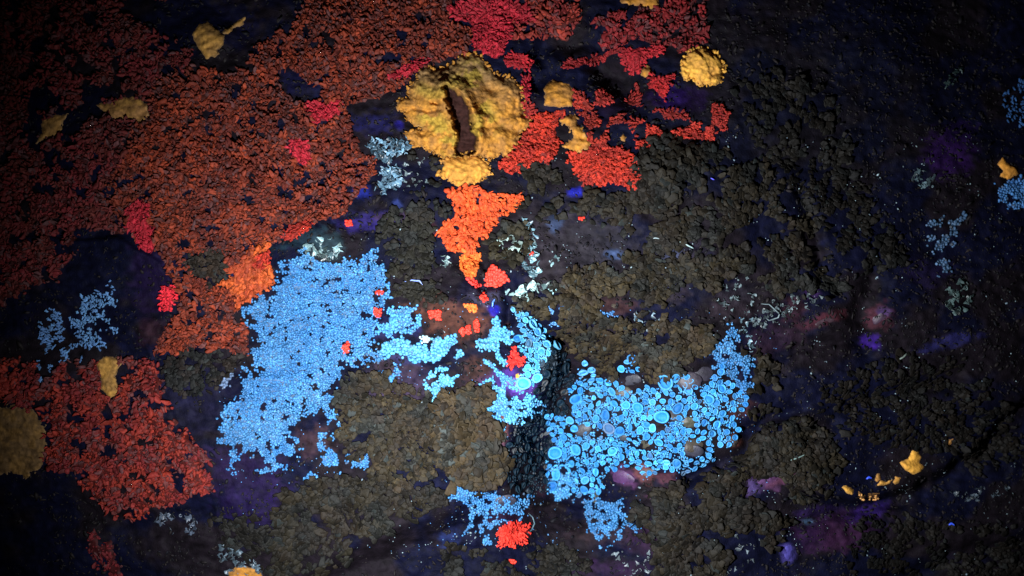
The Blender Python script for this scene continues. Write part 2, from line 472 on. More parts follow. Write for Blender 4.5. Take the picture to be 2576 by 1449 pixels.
# ----------------------------------------------------------------------------------------------
# the rock face: one sheet with relief, mineral stains as its own colour, and pebbles set in it
# ----------------------------------------------------------------------------------------------
STAINS = [   # u, v, radius u, radius v, angle, colour, strength
    (1150, 800, 110, 50, 15, (.17, .065, .045), .9), (1215, 745, 60, 22, 0, (.10, .09, .16), .8),
    (1290, 968, 62, 34, 20, (.12, .05, .42), 1.), (1330, 960, 30, 30, 0, (.16, .07, .5), .8), (1225, 960, 40, 16, 0, (.12, .06, .35), .7),
    (930, 560, 80, 24, -8, (.05, .035, .26), .9), (1000, 545, 60, 12, -5, (.12, .07, .10), .7),
    (945, 312, 60, 30, 0, (.02, .02, .13), .9), (1005, 312, 12, 10, 0, (.04, .03, .5), .8),
    (1065, 572, 42, 26, -10, (.10, .03, .04), .9), (1200, 940, 40, 50, 0, (.14, .06, .045), .6),
    (1262, 1085, 18, 46, 0, (.42, .15, .13), .9), (1262, 1150, 14, 40, 0, (.10, .07, .16), .8),
    (1400, 600, 130, 90, 0, (.050, .040, .055), 1.), (1500, 620, 120, 70, 0, (.05, .045, .06), .8), (1380, 690, 60, 50, 0, (.05, .04, .05), .8),
    (1690, 642, 30, 14, -20, (.16, .22, .42), .8), (1545, 640, 26, 12, 0, (.12, .2, .45), .8), (1400, 560, 22, 30, 30, (.10, .16, .34), .7),
    (1690, 640, 90, 50, 0, (.045, .035, .06), .7), (1450, 483, 20, 12, 0, (.03, .04, .75), .8),
    (912, 480, 22, 18, 0, (.03, .05, .5), .8), (998, 512, 14, 14, 0, (.08, .13, .55), .7), (575, 675, 26, 24, 0, (.03, .05, .25), .8),
    (1570, 1200, 34, 26, 20, (.20, .07, .22), .9), (1625, 1190, 32, 24, 20, (.36, .13, .13), .9), (1672, 1200, 36, 14, -10, (.2, .07, .10), .8),
    (1660, 1240, 30, 10, -12, (.22, .06, .18), .8), (1860, 1020, 40, 34, 0, (.13, .05, .05), .8), (1850, 1110, 18, 16, 0, (.26, .09, .07), .8),
    (1545, 770, 60, 24, 0, (.12, .055, .055), .8), (1830, 780, 60, 30, 0, (.07, .05, .07), .8), (1680, 735, 60, 34, 0, (.06, .045, .06), .9), (1690, 720, 24, 14, 0, (.08, .08, .25), .6),
    (1840, 740, 46, 26, 0, (.06, .05, .07), .8), (1560, 1040, 60, 60, 0, (.06, .05, .07), .7), (1680, 1060, 80, 70, 0, (.07, .045, .045), .6),
    (1930, 1210, 60, 28, -18, (.24, .10, .26), .95), (1900, 1225, 24, 24, 0, (.16, .12, .4), .8), (1975, 1205, 50, 10, -22, (.26, .09, .16), .9),
    (1980, 1388, 20, 28, 0, (.16, .13, .62), .9), (2035, 1313, 20, 10, 0, (.14, .28, .5), .9), (2100, 1330, 120, 50, -12, (.06, .02, .09), .9),
    (2180, 1290, 60, 22, -25, (.07, .03, .3), .8), (2120, 1350, 60, 40, 0, (.08, .025, .08), .8), (2060, 1285, 60, 14, -10, (.06, .03, .18), .7),
    (2065, 806, 70, 14, -20, (.16, .04, .06), .9), (2210, 800, 42, 30, -30, (.17, .05, .08), .9), (2190, 858, 24, 22, 0, (.07, .02, .36), .95), (2225, 785, 20, 14, 0, (.14, .09, .3), .8),
    (2040, 740, 24, 16, -40, (.10, .04, .2), .8), (1950, 850, 90, 40, -20, (.06, .03, .06), .8), (2000, 780, 30, 40, 0, (.1, .035, .05), .7),
    (2385, 385, 62, 62, 30, (.075, .02, .20), .95), (2420, 330, 40, 30, 0, (.04, .015, .14), .8), (2390, 860, 80, 18, -15, (.05, .05, .26), .8), (2330, 690, 60, 40, 0, (.03, .02, .09), .8),
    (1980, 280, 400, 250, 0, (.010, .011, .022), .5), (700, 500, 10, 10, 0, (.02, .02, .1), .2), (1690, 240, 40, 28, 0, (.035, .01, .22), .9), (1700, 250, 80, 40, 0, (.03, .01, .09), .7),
    (1480, 270, 120, 40, 0, (.02, .01, .05), .7), (380, 700, 60, 110, 0, (.022, .010, .06), .9), (395, 840, 50, 40, 0, (.05, .018, .03), .8), (480, 1000, 90, 90, 0, (.022, .020, .06), .9),
    (620, 1200, 110, 70, 20, (.03, .016, .085), .9), (640, 1280, 100, 50, 0, (.025, .012, .09), .8), (620, 1060, 60, 40, 0, (.05, .03, .06), .6), (790, 1110, 60, 40, 0, (.10, .05, .06), .7),
    (760, 210, 60, 36, 20, (.012, .012, .07), .9), (120, 290, 50, 60, 0, (.003, .004, .04), .8), (560, 60, 100, 60, 0, (.006, .008, .05), .8),
    (1010, 970, 80, 60, 0, (.09, .06, .12), .8), (1000, 920, 60, 30, 0, (.08, .05, .07), .7), (970, 830, 30, 30, 0, (.05, .05, .2), .7), (1040, 830, 20, 20, 0, (.05, .06, .3), .6), (1030, 905, 60, 14, 0, (.06, .08, .3), .6),
    (760, 600, 70, 30, -10, (.025, .06, .09), .9), (830, 620, 40, 40, 0, (.04, .09, .12), .8), (1275, 1300, 60, 30, 0, (.06, .02, .06), .6), (1320, 1330, 20, 20, 0, (.14, .03, .05), .7),
    (1130, 1355, 30, 20, -30, (.03, .05, .2), .8), (1360, 1230, 30, 16, 0, (.12, .05, .07), .7), (1245, 780, 16, 14, 0, (.03, .03, .8), .9), (1060, 1065, 30, 20, 0, (.12, .05, .05), .6),
    (1520, 1340, 80, 30, 0, (.07, .04, .05), .6), (1640, 1360, 60, 50, 0, (.05, .02, .06), .8), (1520, 1430, 120, 22, 0, (.05, .02, .08), .7), (1385, 915, 30, 50, 0, (.05, .08, .10), .7),
]

def rock_colour(u, v):
    n1 = fbm(u / 120, v / 90, 4, 31)[..., None]; n2 = fbm(u / 22, v / 16, 4, 32)[..., None]
    base = np.array([.0026, .0032, .014]) * (0.5 + n2) 
    warm = np.array([.0080, .0056, .0088]) * (0.4 + n2)
    c = base + (warm - base) * sstep((n1 - 0.42) / 0.2)
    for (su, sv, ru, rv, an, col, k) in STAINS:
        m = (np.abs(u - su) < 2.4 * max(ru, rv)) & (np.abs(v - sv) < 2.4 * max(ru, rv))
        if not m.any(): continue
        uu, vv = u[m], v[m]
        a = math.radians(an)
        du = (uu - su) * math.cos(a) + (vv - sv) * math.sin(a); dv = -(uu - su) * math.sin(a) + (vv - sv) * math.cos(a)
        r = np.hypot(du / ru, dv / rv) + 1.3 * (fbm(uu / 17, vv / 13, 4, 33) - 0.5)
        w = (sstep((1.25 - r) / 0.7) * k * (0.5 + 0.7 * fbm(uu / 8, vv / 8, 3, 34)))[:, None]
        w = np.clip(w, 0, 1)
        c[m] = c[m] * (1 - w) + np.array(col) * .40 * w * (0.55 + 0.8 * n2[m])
    return c

def axis_steps(lo, hi, far_lo, far_hi, step):
    core = np.arange(lo, hi + step, step)
    a = []; x = lo; d = step
    while x > far_lo: d *= 1.35; x -= d; a.append(x)
    b = []; x = core[-1]; d = step
    while x < far_hi: d *= 1.35; x += d; b.append(x)
    return np.concatenate([a[::-1], core, b])

gu = axis_steps(-90, 2666, -3200, 5600, 4.6); gv = axis_steps(-90, 1539, -2600, 3800, 4.6)
U, Vv = np.meshgrid(gu, gv)
h = np.clip(height(U, Vv), -900, 400)
verts = world_pt(U, Vv, h).reshape(-1, 3)
nu, nvv = len(gu), len(gv)
ii = (np.arange(nvv - 1)[:, None] * nu + np.arange(nu - 1)[None]).ravel()
quads = np.stack([ii, ii + nu, ii + nu + 1, ii + 1], -1)
rock = link('rock_face', mesh_from('rock_face', verts, quads, M_ROCK, rock_colour(U, Vv).reshape(-1, 3)), kind='structure')

# ----------------------------------------------------------------------------------------------
# the lichens. Outlines in layout units, traced patch by patch
# ----------------------------------------------------------------------------------------------
OR1, OR2, MA1, CR = (.27, .040, .015), (.095, .017, .013), (.14, .014, .018), (.80, .035, .05)
RED, RED2 = (.52, .036, .016), (.24, .018, .014)
YEL, YEL2 = (.46, .20, .030), (.29, .132, .032)
BL1, BL2 = (.066, .265, .56), (.032, .170, .44)
OL1, OL2, OL3 = (.070, .058, .034), (.045, .042, .030), (.10, .085, .055)
PAL, PAL2 = (.22, .40, .44), (.10, .19, .25)
KNOWN_CUPS = np.array([(285,678,42),(372,643,30),(547,577,36),(493,440,32),(678,592,44),(932,578,24),(1003,512,28),(968,533,18),(1222,668,48),(1290,640,28),(1205,905,48),(835,890,36),(852,975,36),(925,985,36),(1018,782,26),(966,823,28),(1042,843,34),(1142,805,22),(1300,845,38),(1503,790,32),(1555,812,26),(1580,605,24),(1588,566,18),(1585,720,28),(1408,830,22),(1375,730,26),(1410,878,20),(1180,1075,28),(1258,1040,22),(1295,1198,32),(1230,1190,24),(1225,1230,18),(1115,1202,24),(1125,1155,22),(1010,1175,18),(940,1165,28),(870,1120,30),(1020,1110,18),(700,1090,26),(638,1110,38),(500,1140,44),(555,1035,22),(658,1045,20),(625,970,28),(595,920,26),(630,775,40),(660,722,26),(875,730,28),(895,810,28),(852,665,26),(793,650,24),(935,910,22),(1000,970,26),(1058,990,26),(1100,950,22),(1142,975,24),(1105,1030,24),(510,1280,36),(475,1355,36),(605,1195,28),(540,1215,22),(680,1250,24),(775,1265,30),(700,1320,28),(750,1310,20),(690,1375,26),(790,1395,22),(1520,1010,24),(1550,950,26),(1470,935,22),(1590,875,24),(1650,910,18),(1610,850,14),(1475,850,18),(335,300,32),(370,350,26),(318,420,26),(435,430,26),(403,475,24),(765,910,26),(400,930,22),(520,800,26),(245,390,26),(1050,1190,18)], float)   # cups read one by one off the photograph
KNOWN_CUPS = KNOWN_CUPS * np.array([.3823, .3823, .43]) + np.array([1207.5, 704, 0])
COLONIES = []
def colony(name, cat, label, polys, sp, cols, **kw):
    if isinstance(polys[0][0], (int, float)): polys = [polys]
    COLONIES.append(dict(name=name, cat=cat, label=label, polys=polys, sp=sp, cols=cols, **kw))

HOLES = [ # bare rock inside the carpets
    [(30, 0), (62, 0), (66, 60), (60, 120), (38, 130), (34, 60)],
    [(320, -5), (742, -5), (740, 50), (705, 68), (665, 80), (622, 108), (592, 150), (560, 180), (520, 172), (508, 148), (484, 130), (476, 100), (400, 100), (370, 66), (300, 36)],
    [(210, 30), (240, 25), (262, 50), (225, 66)],
    [(80, 222), (120, 215), (132, 270), (108, 290), (106, 350), (70, 360), (62, 320)],
    [(320, 186), (285, 214), (212, 200), (205, 250), (168, 300), (146, 350), (182, 352), (240, 290), (262, 262), (258, 310), (234, 310), (250, 250), (300, 235)],
    [(693, 172), (740, 178), (780, 215), (812, 240), (770, 262), (742, 255), (700, 210)],
    [(1770, -5), (1460, -5), (1462, 40), (1480, 52), (1500, 30), (1560, 20), (1660, 20), (1700, 0)],
    [(0, 380), (24, 380), (28, 420), (0, 420)], [(130, 375), (155, 380), (150, 425), (128, 420)],
    [(960, 130), (1010, 135), (1010, 158), (950, 155)],
    [(700, 470), (740, 480), (735, 500), (695, 492)], [(550, 690), (590, 660), (610, 670), (570, 720)],
    [(880, 262), (990, 232), (1015, 250), (1000, 262), (1022, 300), (1022, 345), (900, 350), (880, 300)],
]
colony('crust_lichen', 'lichen', 'dark maroon crust lichen spreading over the far left and upper left of the rock',
       [[(-90, -90), (420, -90), (420, 60), (470, 120), (500, 170), (420, 250), (330, 330), (300, 420), (260, 480), (330, 520), (330, 600), (260, 570), (200, 575), (190, 640), (150, 690), (110, 710), (60, 730), (0, 765), (-90, 765)]],
       'crust', (MA1, OR2), size=(3.8, 8.6), space=7.2, tilt=(.1, .7), rag=16, hole=.35, hs=30, parts=110, flat=.8)
colony('crust_lichen', 'lichen', 'large orange brown crust lichen of curled flaps above and left of the blue patch',
       [[(400, 200), (500, 160), (580, 190), (640, 120), (745, 50), (830, -90), (1110, -90), (1140, 20), (1120, 50), (1190, 70), (1180, 140), (1090, 160), (1040, 190), (990, 232), (890, 268), (880, 300), (905, 380), (945, 400), (942, 440), (905, 480), (872, 540), (790, 560), (720, 592), (682, 620), (640, 640), (600, 655), (560, 700), (590, 740), (600, 790), (620, 840), (622, 888), (560, 882), (520, 872), (440, 888), (385, 872), (415, 820), (462, 790), (445, 745), (430, 700), (415, 650), (385, 620), (335, 605), (300, 560), (260, 480), (300, 420), (330, 330)]],
       'crust', (OR1, OR2), size=(3.4, 8.2), space=6.5, tilt=(.15, 1.0), rag=9, hole=.33, hs=22, parts=280)
colony('crust_lichen', 'lichen', 'red brown crust lichen along the top edge right of the crimson patch',
       [[(1225, -90), (1420, -90), (1462, 0), (1455, 50), (1430, 88), (1340, 96), (1305, 92), (1268, 133), (1250, 100), (1292, 66), (1340, 60), (1332, 20)]],
       'crust', ((.32, .040, .022), MA1), size=(4, 9), space=7.2, tilt=(.1, .8), rag=10, hole=.34, hs=26, parts=60)
colony('crust_lichen', 'lichen', 'deep red crust lichen in the top right corner of the red area',
       [[(1485, 50), (1560, 24), (1665, 22), (1700, -10), (1780, -40), (1770, 50), (1758, 75), (1775, 70), (1776, 100), (1745, 120), (1717, 138), (1690, 118), (1650, 115), (1600, 95), (1565, 108), (1520, 128), (1510, 105), (1525, 80)]],
       'crust', ((.26, .018, .020), (.13, .014, .016)), size=(4, 9), space=7.2, tilt=(.1, .8), rag=12, hole=.36, hs=30, parts=60)
colony('crust_lichen', 'lichen', 'broad dull red crust lichen in the lower left corner region below the faint blue branches',
       [[(60, 900), (130, 920), (230, 905), (300, 895), (390, 915), (405, 960), (412, 1010), (440, 1060), (482, 1090), (522, 1150), (534, 1212), (528, 1252), (490, 1236), (430, 1270), (390, 1292), (320, 1306), (280, 1290), (232, 1250), (200, 1202), (168, 1190), (112, 1180), (104, 1120), (130, 1080), (110, 1040), (0, 1010), (-60, 1000), (-60, 900)]],
       'crust', ((.27, .028, .015), MA1), size=(4, 9), space=7.2, tilt=(.1, .8), rag=10, hole=.34, hs=30, parts=150)
colony('crust_lichen', 'lichen', 'faint maroon crust lichen scrap near the bottom edge left of centre',
       [[(230, 1330), (290, 1350), (290, 1400), (320, 1449), (240, 1420), (215, 1380)]], 'crust', (MA1, MA1), size=(4, 7), space=9, tilt=(.1, .6), rag=12, hole=.4, hs=26)
colony('crust_lichen', 'lichen', 'bright orange lichen tongue touching the upper left edge of the blue patch',
       [[(556, 712), (600, 655), (640, 628), (668, 606), (688, 614), (676, 650), (692, 700), (672, 722), (645, 745), (612, 770), (596, 782), (590, 740)]],
       'knob', ((.52, .095, .018), (.32, .045, .018)), size=(5, 9), space=6.6, tilt=(.0, .5), rag=6, origin=(640, 640), parts=60)
colony('crust_lichen', 'lichen', 'small orange crust scrap left of the blue patch beside its middle',
       [[(590, 800), (622, 815), (626, 885), (600, 912), (586, 870)]], 'crust', (OR1, OR2), size=(4, 8), space=8, tilt=(.1, .9), rag=6, hole=.3, hs=20)

def red(label, polys, cols=(RED, RED2), origin=None, name='branching_lichen', size=(6, 10), space=5.8, rag=6, parts=40, sp='branch', **kw):
    colony(name, 'lichen', label, polys, sp, cols, size=size, space=space, tilt=(.0, .5), rag=rag, origin=origin, parts=parts, **kw)
CRM = ((.46, .018, .034), (.28, .015, .024))
red('large crimson lichen patch above the big yellow cushion near the top edge', [(1118, 28), (1160, 10), (1225, -20), (1290, 5), (1332, 20), (1342, 60), (1292, 67), (1268, 133), (1248, 147), (1192, 127), (1185, 60)], CRM, (1220, 40), name='crimson_lichen', sp='crust', size=(4, 6.5), space=5.6, parts=40)
red('crimson lichen streak left of the big yellow cushion inside the orange carpet', [(760, 253), (800, 262), (870, 258), (850, 290), (820, 306), (783, 312)], CRM, (800, 270), name='crimson_lichen', sp='crust', size=(4, 6.5), space=5.6, parts=20)
red('small crimson lichen spot in the orange carpet below the crimson streak', [(722, 350), (775, 352), (780, 400), (765, 420), (740, 400)], CRM, (750, 350), name='crimson_lichen', sp='crust', size=(4, 6.5), space=5.6, parts=12)
red('crimson lichen strip at the left where the carpet meets bare dark rock', [(320, 520), (350, 500), (375, 515), (380, 560), (392, 620), (385, 636), (360, 630), (335, 600), (318, 570)], CRM, (350, 520), name='crimson_lichen', sp='crust', size=(4, 6.5), space=5.6, parts=20)
red('crimson lichen patch touching the upper left rim of the big yellow cushion', [(972, 192), (1000, 170), (1040, 155), (1092, 140), (1060, 172), (1030, 190), (990, 200)], CRM, (1040, 150), name='crimson_lichen', sp='crust', size=(4, 6.5), space=5.6, parts=14)
red('lone oval crimson lichen on bare dark rock at the left', [(404, 740), (412, 718), (432, 715), (445, 730), (440, 760), (434, 778), (420, 787), (402, 782)], ((.85, .03, .05), (.8, .03, .05)), (422, 750), name='crimson_lichen', sp='crust', size=(3.6, 5.6), space=4.8, rag=3, parts=10)
red('scarlet lichen tuft above the pale boulder left of centre', [(713, 600), (730, 570), (760, 556), (790, 560), (770, 580), (745, 590), (732, 605)], origin=(760, 560), parts=12)
red('small scarlet lichen tuft on the top of the orange tongue', [(650, 640), (680, 625), (680, 660), (660, 680), (640, 665)], origin=(665, 630), parts=8)
red('red fan shaped lichen alone above and right of the big yellow cushion', [(1272, 140), (1290, 130), (1315, 132), (1333, 160), (1328, 174), (1300, 172), (1275, 168)], ((.5, .02, .028), (.3, .015, .022)), (1300, 132), parts=16)
red('thin red lichen ridge arching over the large black hollow', [[(1415, 168), (1430, 148), (1480, 145), (1515, 138), (1560, 112), (1568, 120), (1530, 145), (1480, 160), (1430, 178)]], ((.34, .02, .022), (.2, .014, .016)), parts=16, rag=4)
red('red fan lichen right of the large black hollow with a tail pointing down', [(1555, 130), (1608, 117), (1665, 112), (1670, 137), (1625, 145), (1615, 182), (1588, 185), (1570, 160)], ((.48, .02, .028), (.3, .015, .022)), (1610, 120), parts=24)
red('narrow red wedge of lichen pointing down below the upper right fan', [(1632, 190), (1688, 187), (1684, 215), (1668, 255), (1655, 240), (1636, 212)], ((.5, .022, .022), (.3, .016, .02)), (1660, 188), parts=16)
red('slim crimson lichen strip along the right rim of the big yellow cushion', [(1312, 196), (1328, 190), (1332, 230), (1325, 252), (1314, 235)], ((.4, .015, .028), (.26, .012, .02)), parts=8, rag=3)
red('small red lichen clump between the big yellow cushion and the fan below', [(1302, 262), (1335, 255), (1347, 275), (1330, 298), (1306, 292)], ((.38, .028, .02), (.22, .016, .016)), parts=10)
red('large vivid red lichen fan spreading down left from the cracked yellow scrap', [(1442, 240), (1418, 270), (1408, 277), (1352, 283), (1340, 317), (1302, 360), (1278, 393), (1256, 418), (1295, 434), (1318, 421), (1352, 398), (1378, 408), (1396, 384), (1410, 353), (1394, 320), (1420, 293)], origin=(1420, 270), size=(8, 14), space=7, parts=110)
red('loose dark red lichen web between the yellow scraps', [(1438, 232), (1470, 240), (1492, 283), (1568, 287), (1560, 310), (1518, 322), (1534, 350), (1526, 376), (1490, 376), (1475, 322), (1452, 275)], ((.42, .034, .018), (.16, .016, .014)), (1480, 260), hole=.42, hs=22, parts=40)
red('dark red lichen clump under the large black hollow on its left', [(1493, 240), (1515, 228), (1536, 245), (1534, 264), (1500, 262)], ((.34, .026, .02), (.18, .016, .014)), (1510, 250), parts=10)
red('small dark red lichen sprig under the large black hollow on its right', [(1575, 250), (1592, 230), (1604, 212), (1612, 240), (1608, 268), (1580, 262)], ((.32, .024, .02), (.18, .016, .014)), (1590, 265), parts=10)
red('long red lichen arc sweeping up to the right from the dark leafy patch', [(1572, 308), (1608, 300), (1675, 330), (1717, 320), (1737, 313), (1790, 300), (1784, 267), (1803, 264), (1832, 290), (1812, 333), (1784, 352), (1717, 352), (1658, 356), (1635, 377), (1600, 365), (1606, 325)], ((.5, .036, .02), (.22, .018, .016)), (1640, 300), hole=.36, hs=18, parts=70)
red('thin red lichen streak above the long red arc', [(1645, 280), (1680, 275), (1717, 285), (1735, 305), (1700, 300), (1660, 295)], ((.36, .024, .018), (.2, .016, .014)), hole=.4, hs=16, parts=8, rag=4)
red('vivid red lichen fan hanging above the dark leafy patch right of centre', [(1428, 392), (1450, 377), (1500, 366), (1560, 370), (1597, 392), (1604, 430), (1592, 470), (1574, 470), (1555, 452), (1520, 462), (1480, 460), (1450, 432)], origin=(1510, 350), size=(8, 14), space=7, parts=110)
red('tall orange red lichen column running down the middle of the rock', [[(1129, 476), (1190, 468), (1239, 486), (1322, 490), (1312, 512), (1292, 533), (1259, 543), (1236, 570), (1225, 592), (1209, 603), (1196, 622), (1207, 640), (1197, 672), (1192, 696), (1175, 693), (1152, 676), (1159, 650), (1152, 630), (1132, 630), (1112, 603), (1102, 583), (1119, 560), (1142, 543), (1139, 516)]], ((.80, .115, .022), (.62, .07, .02)), (1180, 440), sp='knob', size=(4, 7.5), space=6.2, hole=.33, hs=14, parts=120)
red('small fiery orange foot of lichen at the lower end of the red column', [(1158, 640), (1205, 636), (1199, 690), (1180, 700), (1155, 678)], ((.85, .16, .022), (.75, .12, .022)), sp='knob', parts=20, space=5.6, size=(4, 7))
red('bright red triangular lichen mound at the tip of the rock knob', [(1239, 668), (1262, 680), (1282, 705), (1249, 723), (1219, 716), (1224, 688)], ((1.0, .075, .04), (1., .06, .04)), (1250, 690), sp='grain2', size=(3.5, 5.5), space=5.5, rag=3, parts=30)
red('small red lichen spill left of the bright red triangular mound', [(1170, 698), (1195, 702), (1214, 716), (1200, 722), (1180, 714)], ((1.0, .06, .05), (.9, .05, .04)), sp='grain2', size=(3.5, 5), space=5.5, rag=3, parts=10)
red('red branching lichen tuft between blue cups at the centre', [(1288, 875), (1298, 872), (1302, 890), (1318, 905), (1318, 920), (1300, 918), (1290, 925), (1268, 914), (1288, 898)], ((1., .04, .03), (1., .04, .03)), (1292, 905), size=(5, 8), space=6, rag=2, parts=20)
red('bright red tufted lichen at the bottom below the blue web', [(1268, 1316), (1300, 1314), (1328, 1322), (1322, 1345), (1316, 1364), (1294, 1362), (1300, 1376), (1284, 1366), (1256, 1374), (1252, 1340)], ((1., .05, .03), (1., .05, .03)), (1290, 1335), size=(6, 9), space=6, rag=3, parts=60)
FLECKS = [([(1208, 748), (1216, 740), (1224, 752), (1215, 758)], 'red fleck highest on the brown rock knob'), ([(1079, 785), (1103, 780), (1106, 800), (1082, 796)], 'red double fleck on the left of the brown rock knob'),
          ([(1192, 810), (1200, 806), (1206, 832), (1194, 830)], 'upright slim red fleck beside a blue grain sprig'), ([(1158, 828), (1180, 820), (1182, 836), (1160, 842)], 'red fleck at the tip of the blue band on the knob'),
          ([(941, 778), (956, 776), (960, 796), (944, 795)], 'red fleck on the right side of the blue patch'), ([(861, 870), (874, 864), (879, 880), (866, 888)], 'red fleck in a notch low in the blue patch'),
          ([(1456, 543), (1468, 545), (1466, 552), (1458, 551)], 'tiny red fleck alone on violet rock right of the column'), ([(1329, 638), (1338, 636), (1336, 645), (1330, 645)], 'tiny red fleck right of the pale curls'),
          ([(946, 733), (964, 732), (960, 741), (948, 740)], 'small red fleck on the upper right edge of the blue patch'), ([(868, 556), (884, 555), (884, 565), (870, 566)], 'small red fleck at the edge of the orange carpet'),
          ([(1276, 1408), (1293, 1409), (1292, 1416), (1280, 1416)], 'tiny red fleck under the bottom red tuft'), ([(2430, 960), (2434, 958), (2436, 964), (2431, 966)], 'faint red fleck far right')]
for pl, lb in FLECKS[:-1]:
    cx = sum(p[0] for p in pl) / 4; cy = sum(p[1] for p in pl) / 4
    pl = [((x - cx) * 1.25 + cx, (y - cy) * 1.25 + cy) for x, y in pl]
    red(lb, pl, ((1., .055, .03), (.95, .05, .03)), sp='grain2', name='lichen_fleck', size=(3, 4.6), space=4.6, rag=1, parts=6)
red('small orange fleck on the brown rock knob under its highest red fleck', [(1163, 764), (1198, 762), (1200, 782), (1182, 784)], ((1., .2, .03), (1., .15, .03)), sp='grain2', name='lichen_fleck', size=(3, 4.6), space=4.6, rag=1, parts=8)

# yellow cushions
def cushion(label, poly, hmax=14, lump=8, soft=14, cols=(YEL, YEL2), step=3.0, rag=5, name='cushion_lichen', **kw):
    colony(name, 'lichen', label, poly, 'cushion', cols, hmax=hmax, lump=lump, soft=soft, step=step, rag=rag, **kw)
cushion('large swollen yellow lichen cushion with a deep dark cleft down its middle', [[(999, 262), (1006, 250), (1025, 246), (1030, 217), (1049, 200), (1052, 176), (1070, 168), (1092, 177), (1120, 170), (1145, 160), (1158, 142), (1192, 132), (1214, 142), (1229, 170), (1249, 190), (1270, 192), (1292, 203), (1309, 226), (1315, 258), (1318, 288), (1336, 304), (1334, 320), (1309, 333), (1304, 365), (1290, 378), (1275, 399), (1259, 387), (1232, 402), (1212, 392), (1152, 396), (1112, 396), (1085, 380), (1045, 367), (1028, 352), (1022, 334), (1040, 328), (1060, 331), (1058, 322), (1045, 318), (1024, 302), (1015, 278), (1001, 278)]],
        hmax=40, lump=13, soft=26, step=2.2, rag=8, big=True)
cushion('bright ochre lichen frill hanging below the big cleft cushion', [(1109, 394), (1152, 392), (1192, 383), (1209, 398), (1220, 408), (1236, 417), (1228, 440), (1206, 458), (1180, 462), (1152, 468), (1125, 453), (1102, 438), (1112, 420)], hmax=22, lump=16, soft=9, rag=9, step=2.4, cols=((.54, .25, .04), (.42, .19, .035)))
cushion('small knobby yellow cushion right of the big cleft cushion', [(1369, 218), (1376, 207), (1392, 200), (1412, 207), (1432, 210), (1444, 228), (1440, 268), (1415, 272), (1392, 270), (1367, 264), (1371, 240)], hmax=16, lump=14, soft=9, step=2.4)
cushion('ragged yellow lichen scrap with a dark gap inside the red fans', [[(1405, 302), (1432, 283), (1450, 292), (1456, 310), (1468, 333), (1489, 358), (1478, 377), (1455, 384), (1432, 384), (1417, 366), (1440, 346), (1432, 322)]], hmax=10, lump=14, soft=6, step=2.4, rag=10)
cushion('round wrinkled yellow cushion standing alone at the upper right', [(1717, 150), (1737, 127), (1770, 118), (1792, 131), (1815, 150), (1824, 165), (1817, 200), (1800, 217), (1772, 213), (1752, 214), (1738, 198), (1722, 203), (1712, 180)], hmax=26, lump=24, soft=11, step=2.2, rag=7, cols=((.74, .38, .06), (.60, .30, .06)))
cushion('dim yellow lichen ring at the upper left with an orange tail', [[(485, 85), (500, 62), (522, 56), (545, 72), (565, 90), (562, 112), (548, 125), (555, 136), (540, 142), (516, 148), (505, 128), (490, 110)], [(556, 82), (580, 66), (600, 50), (618, 42), (612, 62), (590, 72), (570, 88)]], hmax=14, lump=16, soft=8, cols=((.42, .22, .05), (.28, .15, .045)))
cushion('dim yellow lichen mat at the left inside the maroon crust', [(240, 262), (262, 258), (300, 248), (340, 244), (372, 262), (376, 290), (362, 312), (330, 300), (296, 302), (268, 288)], hmax=10, lump=12, soft=8, cols=((.38, .20, .05), (.26, .13, .045)))
cushion('faint yellow lichen wedge on the far left', [(106, 300), (130, 292), (176, 286), (160, 305), (150, 340), (120, 350), (86, 362), (104, 335)], hmax=10, lump=8, soft=8, cols=((.34, .18, .05), (.24, .13, .045)))
cushion('large dull yellow lichen sheet at the lower left edge of the rock', [(-20, 1030), (40, 1018), (85, 1030), (108, 1060), (120, 1110), (104, 1170), (70, 1205), (30, 1190), (-20, 1200)], hmax=10, lump=12, soft=14, cols=((.20, .11, .035), (.12, .07, .03)), rag=12)
cushion('small yellow lichen lump on the edge of the dull red crust', [(242, 912), (262, 898), (300, 896), (306, 920), (290, 945), (300, 985), (276, 1006), (256, 980), (250, 950)], hmax=12, lump=12, soft=7, cols=((.42, .22, .05), (.28, .15, .045)))
cushion('narrow yellow lichen strip at the very top edge right of centre', [(1555, -20), (1655, -20), (1660, 12), (1640, 22), (1600, 14), (1560, 8)], hmax=10, lump=12, soft=6)
cushion('small hook shaped ochre lichen near the right edge', [(2507, 413), (2524, 393), (2532, 410), (2558, 420), (2562, 437), (2537, 453), (2516, 444), (2522, 428)], hmax=8, lump=8, soft=6, rag=3, cols=((.85, .36, .05), (.7, .3, .05)))
cushion('yellow lichen scrap at the bottom edge left of centre', [(574, 1436), (600, 1425), (640, 1428), (662, 1449), (650, 1480), (580, 1480)], hmax=10, lump=12, soft=6)
cushion('large ochre lichen flake on the dark ledge at the lower right', [(2263, 1162), (2284, 1153), (2294, 1133), (2310, 1132), (2318, 1150), (2313, 1164), (2325, 1173), (2318, 1186), (2297, 1194), (2276, 1183)], hmax=9, lump=6, soft=5, rag=2, cols=((.85, .42, .06), (.75, .36, .06)), step=2.2)
cushion('wing shaped ochre flake along the lower right ledge', [(2205, 1222), (2216, 1206), (2228, 1212), (2247, 1203), (2238, 1216), (2222, 1222)], hmax=7, lump=4, soft=4, rag=2, cols=((.85, .42, .08), (.7, .36, .08)), step=2)
cushion('ochre flake between the wing shaped one and the large one', [(2246, 1212), (2252, 1197), (2268, 1202), (2262, 1214), (2252, 1219)], hmax=7, lump=4, soft=4, rag=2, cols=((.7, .32, .06), (.6, .3, .06)), step=2)
